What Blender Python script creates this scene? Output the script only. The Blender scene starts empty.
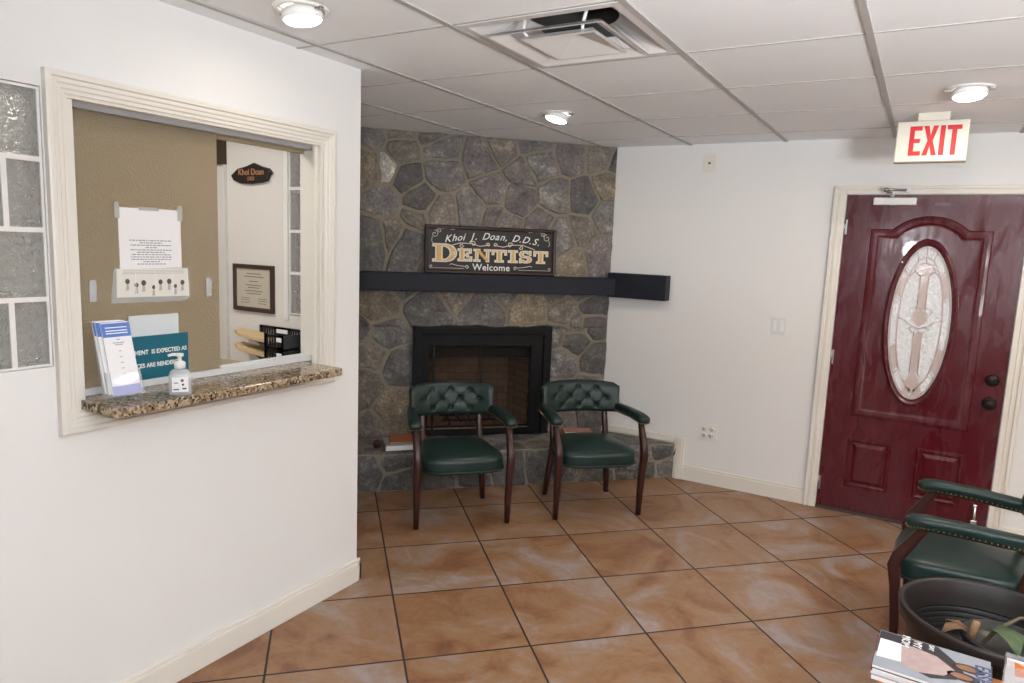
import bpy, bmesh, math, random
from mathutils import Vector, Matrix
R = math.radians
PI = math.pi
random.seed(7)
scn = bpy.context.scene
C = scn.collection

# ------------------------------------------------------------------ mesh helpers
class MB:
    def __init__(s): s.v = []; s.f = []; s.m = []; s.sm = []; s.cols = {}
    def add(s, verts, faces, mat=0, smooth=False, col=None):
        b = len(s.v); s.v += [tuple(v) for v in verts]
        for f in faces:
            if col is not None: s.cols[len(s.f)] = col
            s.f.append([b + i for i in f]); s.m.append(mat); s.sm.append(smooth)
        return s
    def box(s, x0, x1, y0, y1, z0, z1, mat=0, T=None):
        vs = [Vector((x, y, z)) for z in (z0, z1) for y in (y0, y1) for x in (x0, x1)]
        if T: vs = [T @ v for v in vs]
        return s.add(vs, [(0,2,3,1),(4,5,7,6),(0,1,5,4),(2,6,7,3),(0,4,6,2),(1,3,7,5)], mat)
    def ring_loft(s, rings, mat=0, smooth=True, cap=True, closed=False):
        n = len(rings[0]); vs = [p for r in rings for p in r]; fs = []
        k = len(rings)
        for i in range(k if closed else k - 1):
            a = i * n; b = ((i + 1) % k) * n
            for j in range(n):
                j2 = (j + 1) % n
                fs.append((a + j, a + j2, b + j2, b + j))
        if cap and not closed:
            fs.append(tuple(range(n))[::-1]); fs.append(tuple(range((k - 1) * n, k * n)))
        return s.add(vs, fs, mat, smooth)
    def tube(s, pts, r, n=8, mat=0, cap=True, smooth=True, sq=None, up=(0, 0, 1), closed=False):
        """r: radius or list; sq: (power) superellipse section with (rw, rh) tuples"""
        pts = [Vector(p) for p in pts]; k = len(pts); rings = []
        prev = None
        for i, p in enumerate(pts):
            if closed: t = pts[(i + 1) % k] - pts[i - 1]
            else: t = pts[min(i + 1, k - 1)] - pts[max(i - 1, 0)]
            t.normalize()
            u = Vector(up)
            if abs(t.dot(u)) > .97 and prev is None: u = Vector((0, 1, 0)) if abs(t.y) < .9 else Vector((1, 0, 0))
            if prev is not None and sq is None: u = prev
            a = u - t * u.dot(t); a.normalize(); prev = a
            b = t.cross(a)
            ri = r[i] if isinstance(r, list) else r
            rw, rh = ri if isinstance(ri, tuple) else (ri, ri)
            ring = []
            for j in range(n):
                th = 2 * PI * (j + .5) / n; c, q = math.cos(th), math.sin(th)
                if sq:
                    c = math.copysign(abs(c) ** (2 / sq), c); q = math.copysign(abs(q) ** (2 / sq), q)
                ring.append(p + b * (rw * c) + a * (rh * q))
            rings.append(ring)
        return s.ring_loft(rings, mat, smooth, cap, closed)
    def lathe(s, prof, n=24, c=(0, 0, 0), mat=0, T=None, smooth=True, cap=True):
        rings = []
        for r, z in prof:
            ring = [Vector((r * math.cos(2 * PI * j / n) + c[0], r * math.sin(2 * PI * j / n) + c[1], z + c[2])) for j in range(n)]
            if T: ring = [T @ v for v in ring]
            rings.append(ring)
        return s.ring_loft(rings, mat, smooth, cap)
    def sphere(s, c, r, n=10, m=6, mat=0):
        rx, ry, rz = r if isinstance(r, tuple) else (r, r, r)
        rings = []
        for i in range(1, m):
            ph = PI * i / m
            rings.append([(c[0] + rx * math.sin(ph) * math.cos(2*PI*j/n), c[1] + ry * math.sin(ph) * math.sin(2*PI*j/n), c[2] - rz * math.cos(ph)) for j in range(n)])
        return s.ring_loft(rings, mat, True, True)
    def prism(s, poly, fn, d0, d1, mat=0, smooth=False):
        """poly 2D CCW; fn(a,b,d)->xyz"""
        n = len(poly)
        vs = [fn(a, b, d0) for a, b in poly] + [fn(a, b, d1) for a, b in poly]
        fs = [tuple(range(n))[::-1], tuple(range(n, 2 * n))] + [(i, (i + 1) % n, n + (i + 1) % n, n + i) for i in range(n)]
        return s.add(vs, fs, mat, smooth)
    def band(s, outer, inner, fn, do, di, mat=0, smooth=False):
        """strip between two closed loops of equal length at depths do/di"""
        n = len(outer)
        vs = [fn(a, b, do) for a, b in outer] + [fn(a, b, di) for a, b in inner]
        return s.add(vs, [(i, (i + 1) % n, n + (i + 1) % n, n + i) for i in range(n)], mat, smooth)
    def build(s, name, mats, parent=None, bevel=0, recalc=True, segs=2):
        me = bpy.data.meshes.new(name)
        me.from_pydata(s.v, [], s.f)
        for m in (mats if isinstance(mats, (list, tuple)) else [mats]): me.materials.append(m)
        for i, p in enumerate(me.polygons):
            p.material_index = s.m[i]; p.use_smooth = s.sm[i]
        if s.cols:
            ca = me.color_attributes.new('stone_col', 'FLOAT_COLOR', 'CORNER')
            for i, p in enumerate(me.polygons):
                c = s.cols.get(i, (.2, .2, .2))
                for l in p.loop_indices: ca.data[l].color = (*c, 1)
        if recalc:
            bm = bmesh.new(); bm.from_mesh(me); bmesh.ops.recalc_face_normals(bm, faces=bm.faces[:]); bm.to_mesh(me); bm.free()
        o = bpy.data.objects.new(name, me); C.objects.link(o)
        if parent: o.parent = parent
        if bevel:
            b = o.modifiers.new('bevel', 'BEVEL'); b.width = bevel; b.segments = segs; b.limit_method = 'ANGLE'; b.angle_limit = R(35)
        return o

def thing(name, label, cat, loc=(0, 0, 0), rz=0, group=None):
    o = bpy.data.objects.new(name, None); C.objects.link(o)
    o.location = loc; o.rotation_euler = (0, 0, rz)
    o['label'] = label; o['category'] = cat; o.empty_display_size = .05
    if group: o['group'] = group
    return o
def tag(o, label, cat, group=None):
    o['label'] = label; o['category'] = cat
    if group: o['group'] = group
    return o
def struct(o, label=None, cat=None):
    o['kind'] = 'structure'
    if label: o['label'] = label
    if cat: o['category'] = cat
    return o
def copy_tree(o, parent=None):
    c = o.copy(); C.objects.link(c)
    if parent: c.parent = parent
    for ch in o.children: copy_tree(ch, c)
    return c
def text_mesh(name, txt, size, mat, parent, M, extrude=.0006, shear=0, align='CENTER', offset=0, spacing=1.0, fit=None):
    cu = bpy.data.curves.new(name, 'FONT'); cu.body = txt; cu.size = size; cu.extrude = extrude; cu.shear = shear
    cu.align_x = align; cu.align_y = 'CENTER'; cu.offset = offset; cu.space_character = spacing; cu.resolution_u = 3
    t = bpy.data.objects.new(name + '_tmp', cu); C.objects.link(t)
    dg = bpy.context.evaluated_depsgraph_get()
    me = bpy.data.meshes.new_from_object(t.evaluated_get(dg))
    bpy.data.objects.remove(t); bpy.data.curves.remove(cu)
    if fit:
        xs = [v.co.x for v in me.vertices]; me.transform(Matrix.Diagonal((fit / (max(xs) - min(xs)), 1, 1, 1)))
    me.transform(M); me.materials.clear(); me.materials.append(mat); me.name = name
    o = bpy.data.objects.new(name, me); C.objects.link(o)
    if parent: o.parent = parent
    return o

# ------------------------------------------------------------------ materials
def nodes(name):
    m = bpy.data.materials.new(name); m.use_nodes = True
    return m, m.node_tree, m.node_tree.nodes['Principled BSDF']
def P(name, col, rough=.5, metal=0, noise=0, nscale=20, bump=0, bscale=60, spec=.5, trans=0, coat=0, emis=None, estr=0, alpha=1, ior=1.45, bdist=.002):
    m, nt, b = nodes(name)
    b.inputs['Base Color'].default_value = (*col, 1); b.inputs['Roughness'].default_value = rough
    b.inputs['Metallic'].default_value = metal; b.inputs['Specular IOR Level'].default_value = spec
    b.inputs['Transmission Weight'].default_value = trans; b.inputs['Coat Weight'].default_value = coat
    b.inputs['IOR'].default_value = ior; b.inputs['Alpha'].default_value = alpha
    if emis: b.inputs['Emission Color'].default_value = (*emis, 1); b.inputs['Emission Strength'].default_value = estr
    tc = nt.nodes.new('ShaderNodeTexCoord')
    if noise:
        n = nt.nodes.new('ShaderNodeTexNoise'); n.inputs['Scale'].default_value = nscale; n.inputs['Detail'].default_value = 5
        nt.links.new(tc.outputs['Object'], n.inputs['Vector'])
        mx = nt.nodes.new('ShaderNodeMix'); mx.data_type = 'RGBA'
        mx.inputs[6].default_value = (*[c * (1 - noise) for c in col], 1); mx.inputs[7].default_value = (*[min(1, c * (1 + noise)) for c in col], 1)
        nt.links.new(n.outputs['Fac'], mx.inputs[0]); nt.links.new(mx.outputs[2], b.inputs['Base Color'])
    if bump:
        n = nt.nodes.new('ShaderNodeTexNoise'); n.inputs['Scale'].default_value = bscale; n.inputs['Detail'].default_value = 1.5
        nt.links.new(tc.outputs['Object'], n.inputs['Vector'])
        bp = nt.nodes.new('ShaderNodeBump'); bp.inputs['Strength'].default_value = bump; bp.inputs['Distance'].default_value = bdist
        nt.links.new(n.outputs['Fac'], bp.inputs['Height']); nt.links.new(bp.outputs['Normal'], b.inputs['Normal'])
    return m
def ramp(nt, fac, stops):
    r = nt.nodes.new('ShaderNodeValToRGB'); e = r.color_ramp.elements
    while len(e) < len(stops): e.new(.5)
    for k, (p, c) in enumerate(stops): e[k].position = p; e[k].color = (*c, 1)
    nt.links.new(fac, r.inputs['Fac']); return r.outputs['Color']
def math_n(nt, op, a, b=None, c=None):
    n = nt.nodes.new('ShaderNodeMath'); n.operation = op
    for i, x in enumerate((a, b, c)):
        if x is None: continue
        if isinstance(x, (int, float)): n.inputs[i].default_value = x
        else: nt.links.new(x, n.inputs[i])
    return n.outputs[0]

WALL = P('wall_paint', (.785, .782, .775), .75, bump=.25, bscale=130, bdist=.0015, noise=.015, nscale=3)
TRIM = P('trim_paint', (.75, .72, .655), .38)
CEIL = P('ceiling_panel', (.85, .87, .89), .9, noise=.04, nscale=260, bump=.3, bscale=220, bdist=.001)
TEE = P('ceiling_tee', (.44, .43, .42), .6)
WOOD = P('mahogany', (.038, .009, .007), .36, noise=.35, nscale=25, coat=.1)
LEATHER = P('green_leather', (.008, .025, .022), .37, bump=.25, bscale=350, bdist=.0006, noise=.12, nscale=12, spec=.5)
BRASS = P('brass', (.42, .32, .16), .35, metal=1)
BLACK = P('black_metal', (.006, .006, .007), .55, noise=.2, nscale=30, spec=.25)
BLACKP = P('black_plastic', (.015, .015, .017), .4)
MANTEL = P('mantel_paint', (.013, .015, .024), .55, spec=.3, noise=.25, nscale=8, bump=.15, bscale=25)
DOORRED = P('door_red', (.080, .0045, .011), .24, bump=.12, bscale=14, bdist=.004, coat=.2)
def streaky(m):
    nt = m.node_tree; b = nt.nodes['Principled BSDF']; tc = nt.nodes.new('ShaderNodeTexCoord'); mp = nt.nodes.new('ShaderNodeMapping'); mp.inputs['Scale'].default_value = (9, 9, 2.2)
    n = nt.nodes.new('ShaderNodeTexNoise'); n.inputs['Scale'].default_value = 2; n.inputs['Detail'].default_value = 6; n.inputs['Distortion'].default_value = .8
    r = nt.nodes.new('ShaderNodeMapRange'); r.inputs[1].default_value = .35; r.inputs[2].default_value = .65; r.inputs[3].default_value = .14; r.inputs[4].default_value = .38
    nt.links.new(tc.outputs['Object'], mp.inputs[0]); nt.links.new(mp.outputs[0], n.inputs['Vector']); nt.links.new(n.outputs['Fac'], r.inputs[0]); nt.links.new(r.outputs[0], b.inputs['Roughness'])
streaky(DOORRED)
WHITE = P('white_plastic', (.80, .79, .77), .4)
CHROME = P('chrome', (.7, .7, .7), .2, metal=1)
GREYMETAL = P('grey_metal', (.38, .38, .38), .35, metal=1)
PAPER = P('paper', (.84, .84, .86), .7)
INK = P('ink', (.06, .06, .07), .7)
IVORY = P('ivory_plate', (.76, .72, .66), .4)
GREYPLATE = P('grey_pull', (.45, .46, .48), .4)
DARKBRONZE = P('dark_bronze', (.018, .015, .014), .3, metal=.6)
TAPE = P('tape', (.62, .62, .6), .35, alpha=.6)
SLEEVE = P('plastic_sleeve', (.72, .78, .8), .12, alpha=.4)
ACRYL = P('clear_acrylic', (.95, .97, 1), .04, alpha=.16, spec=.6)
BLUE = P('blue_print', (.09, .2, .55), .5)
LILAC = P('lilac_print', (.26, .28, .66), .5)
TEAL = P('teal_board', (.004, .115, .17), .5)
LETTER = P('sign_letter_white', (.82, .82, .80), .5)
GOLD = P('gold_leaf', (.62, .40, .12), .4, noise=.3, nscale=60)
CREAM = P('cream_letter', (.72, .68, .58), .5)
SIGNBLK = P('sign_black', (.012, .009, .009), .5)
SIGNFR = P('sign_frame', (.028, .014, .011), .4)
EXITW = P('exit_case', (.74, .71, .62), .45)
EXITR = P('exit_red', (.60, .018, .022), .5)
MANILA = P('manila', (.62, .46, .27), .7, noise=.08, nscale=20)
FRAMEW = P('frame_wood', (.05, .025, .018), .4, noise=.3, nscale=40)
CERT = P('certificate_paper', (.52, .48, .40), .6)
PLAQUE = P('plaque_wood', (.018, .011, .009), .5, noise=.3, nscale=30)
COPPER = P('copper_letter', (.42, .2, .1), .5)
POT = P('planter_plastic', (.017, .012, .011), .45)
SOIL = P('soil', (.02, .016, .013), .95, bump=1, bscale=60, bdist=.02, noise=.5, nscale=40)
CANE = P('cane_stem', (.26, .15, .075), .7, noise=.25, nscale=30)
LEAF = P('green_leaf', (.05, .09, .035), .45, noise=.2, nscale=20)
DRYLEAF = P('dry_leaf', (.16, .085, .045), .7, noise=.3, nscale=20)
TABLEW = P('table_wood', (.36, .13, .035), .35, noise=.2, nscale=14)
MORTAR = P('mortar', (.235, .21, .165), .95, noise=.25, nscale=30, bump=.6, bscale=80, bdist=.006)
LEDLENS = P('led_lens', (.9, .9, .9), .4, emis=(1, .97, .92), estr=8)
LAMPWH = P('lamp_white', (.82, .81, .79), .4)
NECK = P('duct_dark', (.05, .045, .04), .6, noise=.4, nscale=8)
DIFF = P('diffuser_white', (.68, .66, .65), .4)
DUCTBLUE = P('duct_insulation', (.07, .09, .10), .6)
CAME = P('lead_came', (.56, .40, .36), .3, metal=.6)
PINKGL = P('pink_glass', (.82, .69, .66), .12, trans=.4, bump=.3, bscale=60, bdist=.003)
DKBROWN = P('dark_brown_wood', (.06, .035, .022), .5, noise=.25, nscale=12)
TANWOOD = P('tan_track', (.32, .25, .15), .5)
OFFICE = P('office_paint', (.72, .69, .66), .75)
THRESH = P('threshold', (.06, .045, .04), .5)

def mat_floor():
    m, nt, b = nodes('floor_tiles')
    g = nt.nodes.new('ShaderNodeNewGeometry')
    sx = nt.nodes.new('ShaderNodeSeparateXYZ'); nt.links.new(g.outputs['Position'], sx.inputs[0])
    S, q = .508, math.sqrt(.5)
    dx = math_n(nt, 'ADD', sx.outputs[0], 2.2925); dy = math_n(nt, 'ADD', sx.outputs[1], -2.6828)
    a = math_n(nt, 'MULTIPLY', math_n(nt, 'ADD', dx, dy), q / S)
    c = math_n(nt, 'MULTIPLY', math_n(nt, 'SUBTRACT', dx, dy), q / S)
    fa = math_n(nt, 'FLOOR', a); fc = math_n(nt, 'FLOOR', c)
    ra = math_n(nt, 'SUBTRACT', a, fa); rc = math_n(nt, 'SUBTRACT', c, fc)
    def edge(x): return math_n(nt, 'MINIMUM', x, math_n(nt, 'SUBTRACT', 1.0, x))
    e = math_n(nt, 'MINIMUM', edge(ra), edge(rc))
    grout = nt.nodes.new('ShaderNodeMapRange'); grout.inputs[1].default_value = .0062; grout.inputs[2].default_value = .0105
    nt.links.new(e, grout.inputs[0])
    cv = nt.nodes.new('ShaderNodeCombineXYZ'); nt.links.new(fa, cv.inputs[0]); nt.links.new(fc, cv.inputs[1])
    wn = nt.nodes.new('ShaderNodeTexWhiteNoise'); wn.noise_dimensions = '2D'; nt.links.new(cv.outputs[0], wn.inputs['Vector'])
    vo = nt.nodes.new('ShaderNodeVectorMath'); vo.operation = 'MULTIPLY_ADD'
    nt.links.new(wn.outputs['Color'], vo.inputs[0]); vo.inputs[1].default_value = (40, 40, 40); nt.links.new(g.outputs['Position'], vo.inputs[2])
    n1 = nt.nodes.new('ShaderNodeTexNoise'); n1.inputs['Scale'].default_value = 2.9; n1.inputs['Detail'].default_value = 6; n1.inputs['Roughness'].default_value = .6; n1.inputs['Distortion'].default_value = 1.2
    nt.links.new(vo.outputs[0], n1.inputs['Vector'])
    n2 = nt.nodes.new('ShaderNodeTexNoise'); n2.inputs['Scale'].default_value = 14; n2.inputs['Detail'].default_value = 6; n2.inputs['Distortion'].default_value = 2
    nt.links.new(vo.outputs[0], n2.inputs['Vector'])
    f = math_n(nt, 'ADD', math_n(nt, 'MULTIPLY', n1.outputs['Fac'], .82), math_n(nt, 'MULTIPLY', n2.outputs['Fac'], .18))
    f = math_n(nt, 'ADD', f, math_n(nt, 'MULTIPLY_ADD', wn.outputs['Value'], .08, -.04))
    col = ramp(nt, f, [(.33, (.170, .074, .038)), (.41, (.235, .110, .054)), (.47, (.270, .148, .072)), (.53, (.282, .168, .102)), (.59, (.295, .205, .160)), (.68, (.33, .27, .26))])
    mx = nt.nodes.new('ShaderNodeMix'); mx.data_type = 'RGBA'
    mx.inputs[6].default_value = (.035, .024, .018, 1); nt.links.new(col, mx.inputs[7]); nt.links.new(grout.outputs[0], mx.inputs[0])
    nt.links.new(mx.outputs[2], b.inputs['Base Color'])
    ro = nt.nodes.new('ShaderNodeMapRange'); ro.inputs[3].default_value = .9; ro.inputs[4].default_value = .42; nt.links.new(grout.outputs[0], ro.inputs[0])
    nt.links.new(ro.outputs[0], b.inputs['Roughness'])
    h = math_n(nt, 'ADD', grout.outputs[0], math_n(nt, 'MULTIPLY', n2.outputs['Fac'], .25))
    bp = nt.nodes.new('ShaderNodeBump'); bp.inputs['Strength'].default_value = .5; bp.inputs['Distance'].default_value = .003
    nt.links.new(h, bp.inputs['Height']); nt.links.new(bp.outputs['Normal'], b.inputs['Normal'])
    return m
FLOOR = mat_floor()

def mat_stone():
    m, nt, b = nodes('flagstone')
    at = nt.nodes.new('ShaderNodeVertexColor'); at.layer_name = 'stone_col'
    tc = nt.nodes.new('ShaderNodeTexCoord')
    n1 = nt.nodes.new('ShaderNodeTexNoise'); n1.inputs['Scale'].default_value = 9; n1.inputs['Detail'].default_value = 8; n1.inputs['Roughness'].default_value = .65
    n2 = nt.nodes.new('ShaderNodeTexNoise'); n2.inputs['Scale'].default_value = 55; n2.inputs['Detail'].default_value = 5
    nt.links.new(tc.outputs['Object'], n1.inputs['Vector']); nt.links.new(tc.outputs['Object'], n2.inputs['Vector'])
    f = math_n(nt, 'ADD', math_n(nt, 'MULTIPLY', n1.outputs['Fac'], .65), math_n(nt, 'MULTIPLY', n2.outputs['Fac'], .45))
    k = ramp(nt, f, [(.40, (.50, .50, .51)), (.52, (.88, .88, .88)), (.60, (1.2, 1.18, 1.12)), (.70, (2.3, 2.25, 2.15))])
    mx = nt.nodes.new('ShaderNodeMix'); mx.data_type = 'RGBA'; mx.blend_type = 'MULTIPLY'; mx.inputs[0].default_value = 1; mx.clamp_result = False
    nt.links.new(at.outputs['Color'], mx.inputs[6]); nt.links.new(k, mx.inputs[7]); nt.links.new(mx.outputs[2], b.inputs['Base Color'])
    b.inputs['Roughness'].default_value = .62
    bp = nt.nodes.new('ShaderNodeBump'); bp.inputs['Strength'].default_value = .7; bp.inputs['Distance'].default_value = .012
    nt.links.new(f, bp.inputs['Height']); nt.links.new(bp.outputs['Normal'], b.inputs['Normal'])
    return m
STONE = mat_stone()

def mat_granite():
    m, nt, b = nodes('granite')
    tc = nt.nodes.new('ShaderNodeTexCoord')
    v = nt.nodes.new('ShaderNodeTexVoronoi'); v.inputs['Scale'].default_value = 130; nt.links.new(tc.outputs['Object'], v.inputs['Vector'])
    n = nt.nodes.new('ShaderNodeTexNoise'); n.inputs['Scale'].default_value = 38; n.inputs['Detail'].default_value = 5; nt.links.new(tc.outputs['Object'], n.inputs['Vector'])
    s = nt.nodes.new('ShaderNodeSeparateColor'); nt.links.new(v.outputs['Color'], s.inputs[0])
    f = math_n(nt, 'ADD', math_n(nt, 'MULTIPLY', s.outputs[0], .5), math_n(nt, 'MULTIPLY', n.outputs['Fac'], .5))
    col = ramp(nt, f, [(.26, (.03, .02, .016)), (.36, (.10, .065, .04)), (.46, (.25, .165, .09)), (.58, (.34, .25, .15)), (.70, (.42, .35, .25))])
    nt.links.new(col, b.inputs['Base Color']); b.inputs['Roughness'].default_value = .14
    return m
GRANITE = mat_granite()

def mat_firebrick():
    m, nt, b = nodes('firebrick')
    tc = nt.nodes.new('ShaderNodeTexCoord')
    mp = nt.nodes.new('ShaderNodeMapping'); mp.inputs['Rotation'].default_value = (PI/2, 0, 0)
    br = nt.nodes.new('ShaderNodeTexBrick'); br.inputs['Scale'].default_value = 4.5
    br.inputs['Color1'].default_value = (.34, .2, .13, 1); br.inputs['Color2'].default_value = (.24, .14, .09, 1); br.inputs['Mortar'].default_value = (.12, .09, .07, 1)
    br.inputs['Mortar Size'].default_value = .012
    nt.links.new(tc.outputs['Object'], mp.inputs[0]); nt.links.new(mp.outputs[0], br.inputs['Vector']); nt.links.new(br.outputs['Color'], b.inputs['Base Color'])
    b.inputs['Roughness'].default_value = .9
    return m
FIREBRICK = mat_firebrick()

def mat_obscure():      # hammered tan sliding glass
    m, nt, b = nodes('obscure_glass')
    b.inputs['Base Color'].default_value = (.53, .445, .31, 1); b.inputs['Roughness'].default_value = .38
    b.inputs['Transmission Weight'].default_value = .6; b.inputs['IOR'].default_value = 1.3
    tc = nt.nodes.new('ShaderNodeTexCoord')
    v = nt.nodes.new('ShaderNodeTexVoronoi'); v.inputs['Scale'].default_value = 150; nt.links.new(tc.outputs['Object'], v.inputs['Vector'])
    n = nt.nodes.new('ShaderNodeTexNoise'); n.inputs['Scale'].default_value = 70; nt.links.new(tc.outputs['Object'], n.inputs['Vector'])
    h = math_n(nt, 'ADD', v.outputs['Distance'], n.outputs['Fac'])
    bp = nt.nodes.new('ShaderNodeBump'); bp.inputs['Strength'].default_value = .6; bp.inputs['Distance'].default_value = .004
    nt.links.new(h, bp.inputs['Height']); nt.links.new(bp.outputs['Normal'], b.inputs['Normal'])
    return m
OBSCURE = mat_obscure()

def mat_glassblock():
    m, nt, b = nodes('glass_block')
    b.inputs['Base Color'].default_value = (.80, .81, .79, 1); b.inputs['Roughness'].default_value = .06
    b.inputs['Transmission Weight'].default_value = .75; b.inputs['IOR'].default_value = 1.5
    tc = nt.nodes.new('ShaderNodeTexCoord')
    n = nt.nodes.new('ShaderNodeTexNoise'); n.inputs['Scale'].default_value = 42; n.inputs['Detail'].default_value = 2; n.inputs['Distortion'].default_value = 1.0
    nt.links.new(tc.outputs['Object'], n.inputs['Vector'])
    bp = nt.nodes.new('ShaderNodeBump'); bp.inputs['Strength'].default_value = 1; bp.inputs['Distance'].default_value = .02
    nt.links.new(n.outputs['Fac'], bp.inputs['Height']); nt.links.new(bp.outputs['Normal'], b.inputs['Normal'])
    return m
GBLOCK = mat_glassblock()

def mat_doorglass():
    m, nt, b = nodes('textured_door_glass')
    b.inputs['Base Color'].default_value = (.84, .84, .84, 1); b.inputs['Roughness'].default_value = .15
    b.inputs['Transmission Weight'].default_value = .4; b.inputs['IOR'].default_value = 1.45
    tc = nt.nodes.new('ShaderNodeTexCoord')
    n = nt.nodes.new('ShaderNodeTexNoise'); n.inputs['Scale'].default_value = 45; n.inputs['Detail'].default_value = 3
    nt.links.new(tc.outputs['Object'], n.inputs['Vector'])
    bp = nt.nodes.new('ShaderNodeBump'); bp.inputs['Strength'].default_value = 1; bp.inputs['Distance'].default_value = .014
    nt.links.new(n.outputs['Fac'], bp.inputs['Height']); nt.links.new(bp.outputs['Normal'], b.inputs['Normal'])
    return m
DOORGLASS = mat_doorglass()
FIREGLASS = P('smoked_glass', (.03, .025, .02), .05, alpha=.22, spec=.5)

# ------------------------------------------------------------------ room constants
WX = -2.168; WB = -2.286        # partition faces
WY = 4.762                      # door wall face
CZ = 2.318
PY = 2.338                      # partition end

def wall_x(name, x0, x1, y0, y1, z1, holes, mat):
    """wall slab with face normal along X, rectangular holes (y0,y1,z0,z1) sorted along y"""
    m = MB(); y = y0
    for (a, b, c, d) in holes:
        m.box(x0, x1, y, a, 0, z1); m.box(x0, x1, a, b, 0, c); m.box(x0, x1, a, b, d, z1); y = b
    m.box(x0, x1, y, y1, 0, z1)
    return struct(m.build(name, mat))
def wall_y(name, y0, y1, x0, x1, z1, holes, mat):
    m = MB(); x = x0
    for (a, b, c, d) in holes:
        m.box(x, a, y0, y1, 0, z1)
        if c > 0: m.box(a, b, y0, y1, 0, c)
        m.box(a, b, y0, y1, d, z1); x = b
    m.box(x, x1, y0, y1, 0, z1)
    return struct(m.build(name, mat))

GB_Z0 = 1.2
struct(MB().box(-4.6, 2.9, -3.1, 4.95, -.12, 0).build('floor', FLOOR))
HW = 2.45
wall_x('wall_left', WB, WX, -3.0, PY, HW, [(.265, 1.056, GB_Z0 - .006, 1.985), (1.112, 2.122, 1.035, 1.99)], WALL)
wall_y('wall_back', WY, WY + .14, -4.6, 2.8, HW, [(-.49, .49, 0, 2.02)], WALL)
wall_x('wall_right', 2.6, 2.72, -3.0, WY, HW, [], WALL)
wall_y('wall_front', -3.1, -2.98, -4.6, 2.72, HW, [], WALL)
wall_y('wall_office_back', 2.23, PY, -2.915, WB, HW, [(-2.495, -2.30, 1.24, 2.0)], OFFICE)
wall_y('wall_office_far', 2.26, PY, -4.6, -2.915, HW, [], OFFICE)
wall_x('wall_far_left', -4.6, -4.48, -3.0, WY, HW, [], OFFICE)
wall_x('wall_alcove', -3.8, -3.68, PY, WY, HW, [], WALL)

# ceiling: lay-in panels with lowered tees, one cell open for the vent
cx0, cy0, cs = -2.0529, 1.9829, .6075
VX0, VX1 = cx0 + cs, cx0 + 2 * cs
VY0, VY1 = cy0, cy0 + cs
m = MB(); t = .10
m.box(-4.6, 2.8, -3.1, VY0, CZ, CZ + t); m.box(-4.6, 2.8, VY1, 4.95, CZ, CZ + t)
m.box(VX0 - .06, VX1 + .06, VY0 - .06, VY1 + .06, CZ + .30, CZ + .34)  # unseen cap box added over the vent opening to block sky light
for q in ((VX0 - .06, VX0 - .02, VY0 - .06, VY1 + .06), (VX1 + .02, VX1 + .06, VY0 - .06, VY1 + .06), (VX0 - .06, VX1 + .06, VY0 - .06, VY0 - .02), (VX0 - .06, VX1 + .06, VY1 + .02, VY1 + .06)): m.box(*q, CZ + t, CZ + .30)
m.box(-4.6, VX0, VY0, VY1, CZ, CZ + t); m.box(VX1, 2.8, VY0, VY1, CZ, CZ + t)
def clear_spans(a, b, blocks):
    out = []; x = a
    for p, q in blocks:
        out.append((x, p)); x = q
    out.append((x, b)); return out
for i in range(-4, 9):
    x = cx0 + i * cs
    y_lo = PY if x < WB else -2.98
    w = .011
    if abs(x + 2.05) < .05: y_lo = -2.98
    if x < -3.6 or x > 2.6: continue
    m.box(x - w, x + w, y_lo, WY, CZ - .006, CZ + .004, 1)
for j in range(-9, 6):
    y = cy0 + j * cs
    if y < -2.98 or y > WY: continue
    m.box(WX if y < PY else -3.68, 2.6, y - .005, y + .005, CZ - .003, CZ + .004, 1)
struct(m.build('ceiling', [CEIL, TEE], recalc=False))

# ------------------------------------------------------------------ baseboards / trim
m = MB()
def bb_x(m, xf, y0, y1, d):     # baseboard on wall facing +X
    m.box(xf, xf + d, y0, y1, 0, .092); m.box(xf, xf + d * .6, y0, y1, .092, .108)
bb_x(m, WX, -2.98, PY + .016, .016)
m.box(WB - .0, WX + .016, PY, PY + .016, 0, .092); m.box(WB, WX + .010, PY, PY + .010, .092, .108)
struct(m.build('baseboard_left', TRIM, bevel=.003))
m = MB()
def bb_y(m, x0, x1, d=.016):
    m.box(x0, x1, WY - d, WY, 0, .092); m.box(x0, x1, WY - d * .6, WY, .092, .108)
bb_y(m, -1.335, -.527); bb_y(m, .535, 2.6)
# stepped trim that climbs over the hearth
m.box(-1.405, -1.335, WY - .018, WY, 0, .302); m.box(-1.93, -1.405, WY - .018, WY, .257, .302)
m.box(-1.39, -1.35, WY - .024, WY, 0, .302)
struct(m.build('baseboard_back', TRIM, bevel=.003))

# door casing
m = MB()
for x0, x1 in ((-.529, -.457), (.459, .533)):
    m.box(x0, x1, WY - .014, WY, 0, 2.032)
    o_, i_ = (x0, x0 + .02) if x0 < 0 else (x1 - .02, x1)
    m.box(o_, i_, WY - .024, WY, 0, 2.032)
    m.box(x0 + .028, x0 + .046, WY - .018, WY, 0, 1.99)
m.box(-.457, .459, WY - .0138, WY, 1.986, 2.031); m.box(-.5095, .5135, WY - .0235, WY, 2.014, 2.0335)
m.box(-.49, -.457, WY, WY + .13, 0, 2.0); m.box(.459, .49, WY, WY + .13, 0, 2.0); m.box(-.49, .49, WY, WY + .13, 1.988, 2.02)
struct(m.build('trim_1', TRIM, bevel=.003))
struct(MB().box(-.457, .459, WY - .012, WY + .13, 0, .014).build('trim_2', THRESH, bevel=.003))

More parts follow.
